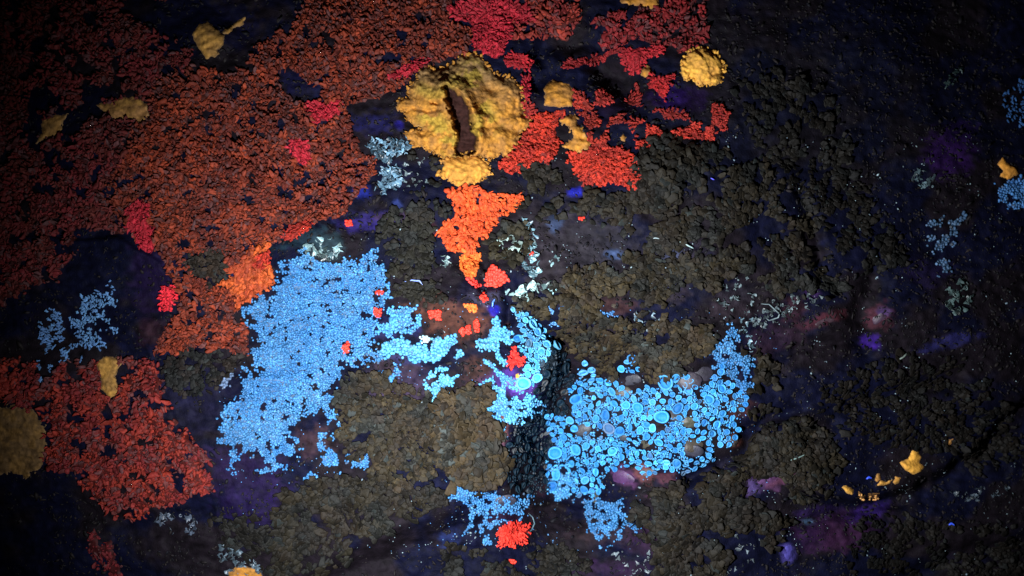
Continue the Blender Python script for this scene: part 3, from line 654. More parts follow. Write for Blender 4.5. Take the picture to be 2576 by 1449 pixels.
cushion('small ochre flake above the wing shaped one', [(2200, 1208), (2206, 1190), (2214, 1190), (2218, 1205), (2206, 1214)], hmax=7, lump=4, soft=4, rag=2, cols=((.6, .28, .06), (.5, .24, .06)), step=2)
cushion('leftmost ochre flake on the lower right ledge', [(2116, 1224), (2128, 1220), (2150, 1232), (2144, 1246), (2130, 1240)], hmax=7, lump=4, soft=4, rag=2, cols=((.8, .40, .06), (.7, .35, .06)), step=2)
cushion('faint ochre scrap above the large ochre flake', [(2377, 1120), (2384, 1106), (2402, 1102), (2394, 1120), (2384, 1126)], hmax=6, lump=6, soft=4, rag=3, cols=((.5, .22, .06), (.4, .2, .05)), step=2)
cushion('tiny yellow star of lichen between the red fans', [(1560, 346), (1568, 338), (1577, 346), (1572, 356), (1562, 354)], hmax=6, lump=6, soft=4, rag=3, step=2)
cushion('small yellow lichen sprig joining two upper right red fans', [(1612, 175), (1624, 163), (1638, 168), (1636, 190), (1622, 196), (1614, 188)], hmax=7, lump=8, soft=4, rag=4, step=2)
cushion('tiny glowing yellow dot among the cups at the centre', [(1297, 942), (1304, 938), (1310, 944), (1306, 954), (1297, 952)], hmax=7, lump=3, soft=4, rag=1, cols=((1., .5, .04), (1., .45, .04)), step=1.6)
colony('lichen_crumbs', 'lichen', 'row of small ochre crumbs below the leftmost ochre flake', [(2152, 1234), (2180, 1240), (2212, 1238), (2212, 1250), (2196, 1262), (2182, 1258), (2160, 1250)], 'grain2', ((.8, .4, .12), (.6, .3, .1)), size=(2.6, 5), space=7.5, tilt=(0, .2), rag=3, hole=.4, hs=10, parts=30)

# blue granular crusts and cups; the turquoise colours include the torch hot spot
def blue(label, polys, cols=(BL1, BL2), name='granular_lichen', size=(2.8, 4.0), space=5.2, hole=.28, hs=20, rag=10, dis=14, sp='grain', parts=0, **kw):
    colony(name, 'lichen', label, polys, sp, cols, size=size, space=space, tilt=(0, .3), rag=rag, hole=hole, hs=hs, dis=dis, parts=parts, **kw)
blue('biggest solid patch of sky blue grainy lichen left of centre', [[(692, 655), (735, 640), (760, 625), (800, 640), (870, 650), (900, 655), (925, 632), (938, 628), (950, 645), (968, 665), (984, 690), (968, 712), (988, 742), (972, 780), (952, 800), (945, 850), (952, 905), (915, 915), (870, 912), (860, 960), (842, 990), (850, 1045), (840, 1085), (812, 1060), (795, 1030), (775, 1065), (762, 1050), (745, 1085), (750, 1130), (722, 1180), (700, 1170), (680, 1200), (655, 1190), (630, 1170), (600, 1150), (585, 1165), (592, 1205), (578, 1190), (565, 1160), (540, 1120), (548, 1070), (560, 1025), (590, 1002), (602, 970), (622, 930), (632, 870), (620, 800), (605, 770), (640, 745), (680, 745), (695, 700)]], size=(2.7, 3.7), space=5.0, dis=22, hole=.245, hs=15, rag=19, lace=.16, parts=290)
blue('loose blue grainy fringe low on the big blue patch trailing to the right', [[(800, 1085), (835, 1090), (850, 1130), (880, 1145), (930, 1145), (968, 1185), (940, 1182), (880, 1172), (850, 1190), (815, 1170), (795, 1130)]], dis=8, hole=.33, parts=30)
blue('small blue grainy islet below the big blue patch', [(755, 1190), (780, 1182), (802, 1195), (798, 1220), (775, 1222), (762, 1210)], dis=6, parts=16)
blue('blue grainy band curving off the right of the big blue patch', [[(985, 768), (1020, 772), (1050, 768), (1062, 800), (1058, 830), (1030, 842), (1000, 850), (970, 870), (945, 860), (950, 820), (975, 800)]], cols=((.09, .38, .72), BL1), size=(3, 5.2), space=5.8, dis=7, parts=40)
blue('turquoise bright blue grainy band pointing at the rock knob', [[(955, 862), (1000, 850), (1040, 850), (1070, 858), (1098, 842), (1125, 846), (1155, 838), (1150, 865), (1168, 890), (1160, 905), (1130, 890), (1105, 912), (1080, 920), (1060, 905), (1030, 905), (1000, 890), (970, 900), (945, 890)]], cols=((.115, .50, .80), BL1), size=(3.2, 5.6), space=6.0, dis=8, parts=60)
blue('turquoise grainy triangle above the olive leafy patch', [(1062, 950), (1090, 925), (1115, 918), (1142, 925), (1156, 948), (1142, 980), (1130, 1010), (1100, 1020), (1075, 1005), (1066, 975)], cols=((.115, .50, .80), BL1), size=(3, 4.4), space=5.6, dis=8, parts=40)
blue('small whitish grainy lump added as the bright hot spot in the turquoise band', [(1058, 846), (1072, 842), (1084, 852), (1076, 864), (1062, 862)], cols=((.75, .85, .85), (.5, .8, .85)), dis=1, rag=2, hole=0, size=(3, 4.6), parts=8)  # pale colony added to paint the near-white hot spot of light
blue('small blue grainy streak left of the turquoise triangle', [(940, 945), (970, 935), (1005, 930), (1010, 945), (985, 955), (950, 958)], dis=6, size=(3, 4.2), parts=10)
blue('blue grainy sprig hanging between the bright band and the triangle', [(985, 905), (1010, 905), (1010, 950), (992, 950)], dis=5, size=(3, 4.2), hole=.36)
blue('turquoise grainy cross right of the rock knob', [[(1243, 782), (1252, 800), (1262, 820), (1290, 845), (1282, 868), (1262, 862), (1262, 890), (1282, 920), (1268, 925), (1245, 895), (1225, 885), (1200, 875), (1195, 852), (1225, 845), (1235, 815)]], cols=((.115, .50, .80), BL1), size=(3, 4.4), space=5.8, dis=5, hole=.28, parts=60)
blue('thin slanting turquoise chain of grains below the red tuft', [[(1215, 898), (1235, 905), (1262, 935), (1290, 960), (1322, 985), (1330, 1000), (1300, 990), (1265, 965), (1235, 930)]], cols=((.115, .50, .80), BL1), size=(2.6, 4.6), space=5.8, dis=3, rag=6, hole=.2, parts=24)
blue('blue grainy cluster under the purple glow at the centre', [[(1235, 965), (1270, 975), (1300, 995), (1325, 1010), (1312, 1040), (1300, 1070), (1275, 1058), (1262, 1085), (1240, 1060), (1215, 1045), (1225, 1015), (1245, 1005)]], cols=((.11, .47, .78), BL1), size=(2.6, 4), space=5.2, dis=6, hole=.28, parts=40)
blue('blue lacy web of grains at the bottom centre above the red tuft', [[(1112, 1240), (1132, 1212), (1162, 1208), (1172, 1232), (1232, 1228), (1238, 1210), (1262, 1212), (1256, 1242), (1300, 1240), (1345, 1222), (1338, 1262), (1312, 1292), (1296, 1312), (1262, 1310), (1244, 1330), (1238, 1362), (1222, 1370), (1212, 1340), (1190, 1330), (1160, 1345), (1180, 1300), (1168, 1262), (1135, 1256)]], size=(2.6, 4.0), space=5.0, dis=7, hole=.37, hs=13, parts=60)
blue('blue lacy web of grains below the cup field at the bottom right of centre', [[(1440, 1255), (1500, 1245), (1540, 1262), (1565, 1250), (1585, 1290), (1612, 1322), (1600, 1338), (1575, 1322), (1568, 1362), (1530, 1382), (1490, 1352), (1468, 1312), (1462, 1275)]], size=(2.6, 4.0), space=5.0, dis=7, hole=.37, hs=13, parts=60)
blue('fine blue grains climbing at the upper right end of the cup field', [[(1740, 885), (1790, 870), (1822, 850), (1822, 815), (1845, 820), (1868, 850), (1860, 890), (1900, 895), (1895, 925), (1870, 940), (1905, 972), (1880, 995), (1850, 985), (1830, 950), (1800, 930), (1790, 895)]], size=(2.6, 4), space=5.0, dis=7, hole=.34, hs=14, parts=50)
blue('small pale blue grainy spray on the olive leaves right of centre', [(1372, 775), (1400, 752), (1420, 760), (1408, 800), (1392, 830), (1375, 810)], cols=((.14, .36, .75), BL2), size=(2.2, 3.2), space=5, dis=8, hole=.36)
blue('short blue grainy dash on the olive leaves right of the pale spray', [(1494, 775), (1520, 778), (1560, 782), (1566, 798), (1535, 806), (1505, 800)], cols=((.14, .36, .75), BL2), size=(2.2, 3.2), space=5, dis=6, hole=.32)
blue('dim blue branching lichen spreading on dark rock at the far left', [[(205, 745), (240, 722), (285, 715), (300, 760), (288, 790), (305, 835), (260, 838), (300, 870), (240, 880), (222, 905), (180, 902), (150, 925), (110, 960), (86, 935), (100, 900), (120, 872), (88, 852), (100, 800), (128, 770), (170, 800), (190, 780)]], cols=((.13, .30, .55), (.09, .2, .45)), name='branching_lichen', sp='branch', size=(5, 9.5), space=6.6, dis=16, hole=.44, hs=17, origin=(180, 850), parts=90)
blue('pale bluish grainy scrap at the left tip of the big blue patch', [(552, 935), (572, 920), (588, 940), (586, 975), (566, 985), (550, 965)], cols=((.18, .28, .5), (.12, .18, .3)), dis=6, size=(3, 4.5), hole=.34)
blue('dim blue lichen at the right edge of the rock near the top', [(2500, 330), (2520, 260), (2535, 200), (2620, 190), (2620, 330), (2560, 320)], cols=((.05, .16, .42), (.03, .10, .30)), name='branching_lichen', sp='branch', size=(5, 9), space=8, dis=22, hole=.42, hs=24, origin=(2560, 260), parts=20)
blue('brighter blue lichen at the right edge under the ochre hook', [(2492, 462), (2510, 448), (2620, 450), (2620, 530), (2560, 525), (2515, 520), (2500, 490)], cols=((.07, .24, .6), (.05, .18, .5)), dis=14, size=(3, 5), space=6, hole=.32, parts=30)
blue('grey blue grainy column near the right side of the rock', [[(2330, 552), (2360, 540), (2400, 545), (2440, 530), (2420, 570), (2400, 620), (2388, 660), (2378, 720), (2360, 700), (2355, 640), (2330, 610)]], cols=((.07, .15, .27), (.05, .10, .2)), dis=14, size=(3, 5), space=6.4, hole=.38, parts=30)
colony('cup_lichen', 'lichen', 'wide field of round blue lichen cups with raised rims right of centre',
       [[(1432, 968), (1462, 935), (1500, 940), (1530, 960), (1560, 962), (1580, 905), (1605, 900), (1608, 925), (1590, 950), (1650, 985), (1690, 955), (1730, 930), (1762, 950), (1800, 945), (1840, 960), (1880, 1000), (1852, 1032), (1850, 1080), (1828, 1125), (1790, 1110), (1788, 1152), (1745, 1180), (1690, 1192), (1650, 1180), (1620, 1200), (1600, 1160), (1560, 1180), (1520, 1182), (1512, 1240), (1480, 1252), (1445, 1240), (1425, 1205), (1382, 1240), (1374, 1170), (1392, 1120), (1376, 1060), (1345, 1035), (1355, 1010), (1392, 1032), (1445, 1062), (1440, 1010)]],
       'cups', ((.085, .43, .84), (.045, .28, .68)), hmin=True, ncup=330, rcup=(3.2, 12), size=(1.5, 3.1), space=3.9, rag=12, hole=.38, hs=20, tilt=(0, .4), parts=290)
colony('cup_lichen', 'lichen', 'bright turquoise lichen cups crowded on the rim just left of the dark step',
       [[(1290, 775), (1312, 782), (1345, 800), (1365, 825), (1385, 850), (1402, 872), (1390, 895), (1358, 915), (1352, 960), (1318, 975), (1290, 960), (1318, 930), (1325, 900), (1300, 870), (1312, 840), (1300, 800)]],
       'cups', ((.125, .52, .82), BL1), hmin=True, ncup=80, rcup=(3.2, 11), size=(1.8, 3.6), space=4.8, rag=6, hole=.28, hs=18, tilt=(0, .5), parts=120)
colony('cup_lichen', 'lichen', 'lichen cups coloured near black for the shade with faint blue rims packed on the dark step',
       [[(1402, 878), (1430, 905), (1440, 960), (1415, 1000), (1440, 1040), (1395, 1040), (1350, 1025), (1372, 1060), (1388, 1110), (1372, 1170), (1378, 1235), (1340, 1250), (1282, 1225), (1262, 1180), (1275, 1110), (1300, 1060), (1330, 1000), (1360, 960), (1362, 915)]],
       'cups', ((.007, .022, .036), (.004, .011, .020)), hmin=False, ncup=130, rcup=(4, 11.5), size=(1.8, 4.6), space=5.6, rag=6, hole=.30, hs=18, tilt=(0, .6), parts=160)  # shade of the step is put into these near black cup colours
colony('cup_lichen', 'lichen', 'few big blue cups standing apart at the upper left corner of the cup field',
       [[(1448, 930), (1470, 905), (1500, 930), (1490, 950), (1460, 955)]], 'cups', ((.12, .46, .88), (.08, .32, .74)), hmin=False, ncup=5, rcup=(9, 15), size=(2, 3), space=8, rag=3, hole=.4, hs=18, tilt=(0, .4), parts=10)

blue('cyan grainy strip at the foot of the dark step beside the cup field', [(1385, 1180), (1420, 1170), (1440, 1205), (1430, 1250), (1400, 1262), (1378, 1240)], cols=((.085, .43, .84), BL1), dis=5, hole=.26, hs=13, size=(2.6, 4.4), parts=24)
blue('cyan grainy bits on the left rim of the dark step beside violet glow', [(1318, 990), (1345, 985), (1372, 1012), (1350, 1030), (1325, 1060), (1300, 1075), (1308, 1035)], cols=((.11, .47, .78), BL1), dis=5, hole=.3, hs=13, size=(2.6, 4.2), parts=24)
blue('cyan grainy tufts on the brown rock just right of the brown knob', [(1215, 950), (1240, 945), (1250, 962), (1225, 975), (1195, 968)], cols=((.11, .47, .78), BL1), dis=4, hole=.3, hs=13, size=(2.6, 4.2), parts=12)

# olive leafy lichens that hardly glow
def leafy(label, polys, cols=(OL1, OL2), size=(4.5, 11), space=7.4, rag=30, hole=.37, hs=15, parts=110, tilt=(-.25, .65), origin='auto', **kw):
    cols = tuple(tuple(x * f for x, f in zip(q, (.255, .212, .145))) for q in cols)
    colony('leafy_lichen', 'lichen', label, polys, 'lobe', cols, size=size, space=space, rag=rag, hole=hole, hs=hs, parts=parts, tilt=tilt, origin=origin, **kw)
leafy('olive brown leafy rosette just left of the dark step', [(1100, 1035), (1130, 990), (1180, 975), (1225, 982), (1242, 1040), (1258, 1090), (1268, 1140), (1252, 1200), (1225, 1218), (1160, 1215), (1110, 1190), (1092, 1120)], size=(8, 16), parts=140, hole=.22, cols=((.135, .105, .062), (.075, .066, .043)), origin=(1165, 1110))
leafy('grey olive leafy lichen between the big blue patch and the rosette', [(862, 962), (905, 942), (950, 952), (1000, 965), (1055, 1000), (1092, 1045), (1092, 1150), (1100, 1200), (1030, 1230), (940, 1200), (870, 1150), (835, 1100), (848, 1030)], parts=140, hole=.27, cols=((.098, .082, .048), (.060, .058, .043)))
leafy('wide dark leafy lichen mat at the bottom left of centre', [(700, 1240), (780, 1225), (860, 1195), (940, 1200), (1030, 1232), (1110, 1215), (1130, 1260), (1060, 1300), (980, 1340), (880, 1380), (760, 1470), (680, 1470), (660, 1380), (690, 1300)], size=(6, 12), space=9, hole=.34, cols=((.042, .036, .024), (.030, .030, .022)), parts=160, )
leafy('rumpled olive leafy lichen above the cup field', [(1395, 800), (1440, 800), (1500, 805), (1570, 812), (1660, 800), (1740, 820), (1800, 830), (1790, 870), (1740, 890), (1715, 930), (1680, 945), (1640, 960), (1600, 900), (1570, 890), (1540, 935), (1470, 900), (1420, 880), (1390, 850)], parts=160, hole=.25, size=(4.5, 10.5), cols=((.115, .095, .056), (.062, .056, .038)))
leafy('light olive leafy lichen right of the red triangular mound', [(1300, 755), (1350, 745), (1400, 740), (1425, 690), (1480, 662), (1545, 665), (1590, 700), (1560, 740), (1505, 760), (1490, 800), (1410, 800), (1340, 800), (1300, 775)], parts=140, hole=.25, size=(4.5, 10.5), cols=((.125, .108, .066), (.07, .064, .043)))
leafy('dark broad plate of leafy lichen right of the vivid red fan', [(1595, 400), (1640, 368), (1700, 366), (1722, 410), (1712, 470), (1685, 520), (1640, 520), (1600, 505), (1592, 470)], cols=((.040, .036, .026), (.028, .027, .022)), hole=.24, parts=70, size=(8, 15))
leafy('dark leafy lichen strip under the two vivid red fans', [(1420, 500), (1500, 480), (1600, 500), (1700, 520), (1760, 560), (1740, 620), (1640, 630), (1560, 560), (1500, 545), (1440, 540)], cols=((.052, .046, .030), (.036, .034, .026)), hole=.3, parts=100)
leafy('dark leafy lichen on the slope right of the violet rock', [(1580, 640), (1660, 660), (1740, 640), (1820, 640), (1860, 700), (1840, 760), (1780, 720), (1720, 690), (1660, 760), (1620, 790), (1590, 740)], cols=((.062, .055, .034), (.040, .038, .028)), hole=.26, parts=90)
leafy('brown grey leafy field spreading right of the upper centre', [(1740, 370), (1830, 360), (1920, 420), (1990, 520), (2060, 620), (2120, 720), (2060, 760), (1960, 740), (1880, 690), (1800, 620), (1760, 540), (1730, 450)], cols=((.045, .040, .030), (.03, .028, .022)), hole=.40, parts=120)
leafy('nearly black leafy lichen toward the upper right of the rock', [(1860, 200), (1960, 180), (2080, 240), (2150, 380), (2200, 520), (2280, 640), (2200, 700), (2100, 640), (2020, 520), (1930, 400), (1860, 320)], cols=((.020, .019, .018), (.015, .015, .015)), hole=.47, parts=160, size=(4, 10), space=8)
leafy('grey green leafy lichen left of the orange column', [(950, 560), (1010, 530), (1060, 510), (1115, 500), (1130, 540), (1100, 560), (1080, 600), (1100, 640), (1080, 690), (1040, 720), (990, 700), (1000, 640), (960, 620)], cols=((.036, .040, .034), (.026, .030, .028)), size=(5, 10), space=8, hole=.28, parts=90)
leafy('small dark leafy lichen below the grey green one', [(1000, 720), (1060, 712), (1110, 740), (1130, 760), (1090, 768), (1040, 764), (1000, 750)], cols=((.040, .042, .036), (.028, .032, .030)), size=(5, 9), space=7.5, hole=.24, parts=30)
leafy('pale olive leafy cushion with whitish tips right of the orange column', [(1235, 580), (1290, 560), (1335, 570), (1340, 610), (1320, 650), (1280, 660), (1240, 630)], cols=((.090, .085, .055), (.055, .056, .040)), size=(6, 10), space=8, hole=.2, parts=50)
leafy('dark leafy lichen strip above the pale olive cushion', [(1255, 545), (1310, 510), (1390, 490), (1440, 500), (1400, 540), (1350, 565), (1290, 555)], cols=((.040, .038, .030), (.030, .030, .026)), size=(6, 11), space=9, hole=.28, parts=40)
leafy('small black brown leafy lichen tucked under the large red fan', [(1305, 440), (1345, 408), (1390, 412), (1400, 440), (1360, 470), (1320, 466)], cols=((.036, .034, .026), (.026, .026, .022)), size=(6, 11), space=9, hole=.2, parts=30)
leafy('dark leafy scrap left of the yellow frill', [(1000, 400), (1040, 370), (1090, 385), (1110, 420), (1090, 460), (1040, 480), (1010, 460)], cols=((.032, .032, .030), (.022, .024, .024)), size=(5, 10), space=8, hole=.25, parts=40)
leafy('dark olive leafy band right of the cup field below the crevice', [(1800, 1200), (1870, 1150), (1920, 1090), (2000, 1050), (2080, 1080), (2120, 1140), (2080, 1220), (2000, 1260), (1940, 1180), (1880, 1200), (1840, 1260), (1740, 1240)], cols=((.050, .044, .028), (.034, .032, .024)), hole=.25, parts=110)
leafy('dark leafy lichen right of the cup field above the crevice', [(1850, 880), (1920, 880), (1960, 960), (1960, 1010), (1900, 1050), (1880, 1000), (1900, 940)], cols=((.055, .048, .03), (.036, .034, .025)), hole=.3, parts=50, size=(6, 12))
leafy('dark leafy lichen mat at the bottom right of centre', [(1590, 1270), (1700, 1230), (1780, 1260), (1880, 1270), (1990, 1290), (1960, 1350), (1880, 1390), (1800, 1449), (1700, 1470), (1620, 1400), (1620, 1340)], cols=((.044, .038, .026), (.030, .028, .022)), hole=.38, parts=110, size=(7, 13))
leafy('very dark leafy lichen along the bottom edge at the centre', [(1120, 1380), (1200, 1380), (1260, 1400), (1340, 1380), (1420, 1370), (1470, 1400), (1500, 1470), (1120, 1470)], cols=((.030, .027, .021), (.022, .022, .019)), hole=.32, parts=50)
leafy('olive leafy corner between the blue web and the dark leafy mat', [(1120, 1220), (1170, 1218), (1250, 1205), (1262, 1215), (1230, 1222), (1180, 1232), (1150, 1205)], cols=((.050, .044, .028), (.036, .034, .024)), size=(6, 10), space=8, parts=16)
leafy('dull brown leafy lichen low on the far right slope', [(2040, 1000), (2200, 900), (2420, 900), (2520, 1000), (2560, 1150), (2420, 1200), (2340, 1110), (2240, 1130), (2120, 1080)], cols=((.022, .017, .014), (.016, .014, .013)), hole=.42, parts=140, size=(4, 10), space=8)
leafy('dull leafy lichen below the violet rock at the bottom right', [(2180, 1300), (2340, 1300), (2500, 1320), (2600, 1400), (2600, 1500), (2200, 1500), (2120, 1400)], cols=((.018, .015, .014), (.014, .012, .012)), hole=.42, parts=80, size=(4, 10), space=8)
leafy('dark leafy lichen at the bottom left edge', [(540, 1300), (640, 1300), (670, 1380), (660, 1440), (560, 1420)], cols=((.022, .022, .022), (.016, .018, .02)), hole=.34, parts=20, size=(6, 11))
leafy('grey brown leafy lichen squeezed between orange crust and big blue patch', [(455, 640), (560, 640), (590, 690), (540, 720), (500, 700)], cols=((.07, .05, .045), (.05, .05, .05)), hole=.34, parts=16, size=(5, 9), space=8, top=True)
leafy('grey brown crumbly leafy lichen under the orange crust at the left', [(410, 890), (520, 880), (600, 900), (560, 960), (500, 990), (430, 960)], cols=((.055, .045, .05), (.04, .036, .05)), hole=.42, parts=24, size=(5, 9), space=8, top=True)

# pale curled scraps
def pale(label, polys, cols=(PAL, PAL2), size=(4, 9), space=7.5, rag=8, hole=.40, hs=16, parts=40, **kw):
    colony('curled_lichen', 'lichen', label, polys, 'curl', cols, size=size, space=space, rag=rag, hole=hole, hs=hs, parts=parts, tilt=(-.3, .5), **kw)
pale('icy blue curled lichen at the left edge of the large yellow cushion', [(925, 350), (975, 352), (1030, 345), (1020, 375), (1000, 400), (1030, 440), (990, 475), (955, 480), (950, 440), (958, 410), (930, 385)], cols=((.16, .30, .42), (.05, .11, .16)), size=(4, 9), parts=60, hole=.36)
pale('whitish curls scattered over the dark scrap left of the yellow frill', [(1010, 400), (1080, 380), (1095, 430), (1060, 470), (1010, 470)], cols=((.16, .22, .24), (.08, .11, .12)), size=(3, 6), space=12, hole=.5, parts=20)
pale('whitish curled tips on the pale olive cushion', [(1228, 590), (1270, 588), (1300, 600), (1320, 620), (1300, 640), (1250, 620)], cols=((.30, .42, .38), (.20, .28, .26)), size=(4, 7), space=9, parts=30)
pale('pale teal curls running down right of the pale olive cushion', [(1315, 540), (1330, 560), (1345, 590), (1345, 620), (1362, 660), (1355, 695), (1330, 690), (1310, 650), (1325, 620), (1330, 590)], size=(4, 9), hole=.38, parts=40)
pale('pale teal horizontal curls above the light olive leaves', [(1262, 725), (1290, 738), (1330, 715), (1345, 700), (1350, 725), (1392, 715), (1395, 735), (1350, 735), (1320, 745), (1280, 742)], size=(5, 10), hole=.30, parts=40, cols=((.36, .56, .54), PAL))
pale('mint green curls on the boulder above the big blue patch', [(755, 620), (790, 605), (815, 590), (850, 610), (860, 640), (840, 655), (800, 650), (770, 640)], cols=((.22, .34, .34), (.12, .22, .26)), size=(4, 9), parts=30, hole=.40)
pale('pale curl cluster on dark leaves right of the short blue dash', [(1595, 790), (1620, 780), (1655, 785), (1662, 815), (1630, 832), (1600, 825)], cols=((.26, .34, .40), PAL2), parts=24, size=(3, 7), space=9)
pale('small mint scrap left of the orange column foot', [(1108, 645), (1125, 642), (1132, 655), (1124, 672), (1112, 660)], cols=((.4, .6, .6), PAL), rag=2, hole=.1, space=7, size=(4, 7), parts=8)
pale('mint chip lying on the violet grey rock right of the column', [(1386, 648), (1398, 645), (1402, 655), (1390, 664)], cols=((.4, .6, .6), PAL), rag=1, hole=0, space=7, size=(4, 6), parts=6)
pale('faint curls near the violet glow at the far right', [(2295, 440), (2330, 410), (2350, 440), (2330, 470), (2300, 465)], cols=((.12, .19, .22), (.07, .11, .13)), parts=16, size=(4, 8))
pale('faint grey green curls in the dark upper right', [(2370, 200), (2395, 180), (2420, 165), (2410, 195), (2380, 215)], cols=((.035, .06, .06), (.02, .04, .04)), parts=8, size=(4, 8))
pale('grey curls in the dark lower left beneath the dull red crust', [(380, 1300), (440, 1290), (500, 1300), (490, 1340), (430, 1335)], cols=((.10, .13, .18), (.06, .08, .12)), parts=16, hole=.5)
pale('grey blue curls at the bottom left beneath the dark leafy mat', [(540, 1380), (590, 1370), (640, 1410), (665, 1445), (630, 1470), (570, 1440)], cols=((.10, .15, .19), (.06, .09, .12)), parts=24, hole=.42, size=(5, 10))
pale('pale curls along the crevice right of the cup field', [(1880, 780), (1950, 750), (2010, 730), (2080, 740), (2060, 770), (1980, 790), (1940, 830), (1900, 820)], cols=((.15, .21, .23), (.06, .08, .09)), parts=40, hole=.5, size=(3, 6), space=9)
pale('pale chips in the dark leaves above the right end of the cup field', [(1800, 700), (1880, 690), (1900, 740), (1880, 800), (1820, 790), (1800, 740)], cols=((.20, .28, .30), (.12, .16, .18)), parts=24, hole=.56, size=(3, 6), space=10)
pale('bluish white chips beside the fine blue grains', [(1855, 800), (1890, 800), (1905, 860), (1890, 890), (1865, 850)], cols=((.24, .40, .48), (.16, .26, .32)), parts=20, hole=.42, size=(3, 6), space=8)
pale('dim mint fragments on the right slope below the grey blue column', [(2380, 720), (2420, 700), (2440, 760), (2400, 790), (2370, 760)], cols=((.10, .16, .16), (.06, .1, .1)), parts=16, hole=.48)
pale('pale crumbs at the bottom right beneath the dark leafy mat', [(1840, 1330), (1920, 1350), (1900, 1420), (1830, 1449), (1820, 1380)], cols=((.14, .18, .20), (.08, .10, .12)), parts=24, hole=.52, size=(3, 6), space=10)
pale('pale crumbs at the bottom right of centre under the blue web', [(1540, 1380), (1600, 1390), (1640, 1360), (1640, 1440), (1560, 1449)], cols=((.14, .18, .20), (.08, .10, .12)), parts=24, hole=.52, size=(3, 6), space=10)
pale('thin pale flecks lining the ledge far right below the middle', [(2380, 1240), (2440, 1230), (2560, 1220), (2520, 1250), (2430, 1262)], cols=((.08, .11, .14), (.05, .07, .09)), parts=16, hole=.48, size=(3, 6))

# ----------------------------------------------------------------------------------------------
# who owns which bit of rock (later colonies grow over earlier ones; holes stay bare)
# ----------------------------------------------------------------------------------------------
IDS = 2.0
mu = np.arange(-90, 2670, IDS); mv = np.arange(-90, 1545, IDS)
MU, MV = np.meshgrid(mu, mv)
IDM = np.full(MU.shape, -1, np.int16)
def paint(poly, k):
    xs = [p[0] for p in poly]; ys = [p[1] for p in poly]
    i0 = max(0, int((min(xs) + 90) / IDS)); i1 = min(len(mu), int((max(xs) + 90) / IDS) + 2)
    j0 = max(0, int((min(ys) + 90) / IDS)); j1 = min(len(mv), int((max(ys) + 90) / IDS) + 2)
    sub = inside(MU[j0:j1, i0:i1], MV[j0:j1, i0:i1], poly)
    IDM[j0:j1, i0:i1][sub] = k
order = sorted(range(len(COLONIES)), key=lambda k: (0 if COLONIES[k]['sp'] == 'lobe' and not COLONIES[k].get('top') else 1))
CARPETS = [k for k in range(len(COLONIES)) if COLONIES[k]['name'] == 'crust_lichen' and COLONIES[k]['sp'] == 'crust']
for k in [k for k in order if COLONIES[k]['sp'] == 'lobe']:
    for p in COLONIES[k]['polys']: paint(p, k)
for k in CARPETS:
    for p in COLONIES[k]['polys']: paint(p, k)
for p in HOLES: paint(p, -2)
for k in range(len(COLONIES)):
    if (COLONIES[k]['sp'] == 'lobe' and not COLONIES[k].get('top')) or k in CARPETS: continue
    for p in COLONIES[k]['polys']: paint(p, k)

for k in range(len(COLONIES)):
    if COLONIES[k]['name'] == 'lichen_fleck':
        for p in COLONIES[k]['polys']: paint(p, k)

def owner(u, v, amp=0.0):
    if amp:
        u = u + amp * 2 * (fbm(u / 13, v / 13, 3, 61) - 0.5) + amp * 1.2 * (fbm(u / 45, v / 45, 2, 63) - 0.5)
        v = v + amp * 2 * (fbm(u / 13, v / 13, 3, 62) - 0.5) + amp * 1.2 * (fbm(u / 45, v / 45, 2, 64) - 0.5)
    i = np.clip(((u + 90) / IDS).astype(int), 0, len(mu) - 1); j = np.clip(((v + 90) / IDS).astype(int), 0, len(mv) - 1)
    return IDM[j, i]

for (x_, y_, a_, b_) in ((1000, 665, 95, 60), (1450, 620, 80, 70), (680, 965, 48, 42), (1400, 1120, 75, 55), (740, 745, 45, 40), (1370, 940, 46, 38), (1090, 1085, 46, 34), (960, 1045, 40, 22), (760, 1010, 30, 40)):
    t_ = np.linspace(0, 6.28, 18)[:-1]
    paint([(1207.5 + .3823 * (x_ + a_ * math.cos(q)), 704 + .3823 * (y_ + b_ * math.sin(q))) for q in t_], -2)
def colony_center(c):
    xs = [p[0] for q in c['polys'] for p in q]; ys = [p[1] for q in c['polys'] for p in q]
    return float(np.mean(xs)), float(np.mean(ys))

def grid_points(c, sp, jit=0.45):
    pts = []
    for q in c['polys']:
        x0 = max(-90, min(p[0] for p in q) - 14); x1 = min(2660, max(p[0] for p in q) + 14)
        y0 = max(-90, min(p[1] for p in q) - 14); y1 = min(1540, max(p[1] for p in q) + 14)
        a, b = np.meshgrid(np.arange(x0, x1, sp), np.arange(y0, y1, sp * 0.87))
        a = a + (np.arange(a.shape[0])[:, None] % 2) * sp * 0.5
        pts.append(np.stack([a.ravel(), b.ravel()], -1))
    p = np.concatenate(pts)
    return p + RS.uniform(-jit, jit, p.shape) * sp

def keep_mask(k, c, u, v):
    m = owner(u, v, c.get('rag', 6)) == k
    if c['sp'] == 'lobe': m &= fbm(u / 62, v / 50, 3, 86) > (.1 if c.get('top') else .22 if c['hole'] < .28 else .36)
    hole = c.get('hole', 0)
    if hole:
        hs = c.get('hs', 20)
        th = hole + c.get('lace', 0) * sstep((v - 1010) / 130)
        n = fbm(u / hs, v / hs, 3, 70 + k % 5)
        if c.get('dis'):
            e = np.full(u.shape, 1e9)
            for q in c['polys']: e = np.minimum(e, seg_dist(u, v, q, True)[0])
            th = th + 0.24 * np.exp(-e / c['dis'])
        m &= n > th
    return m

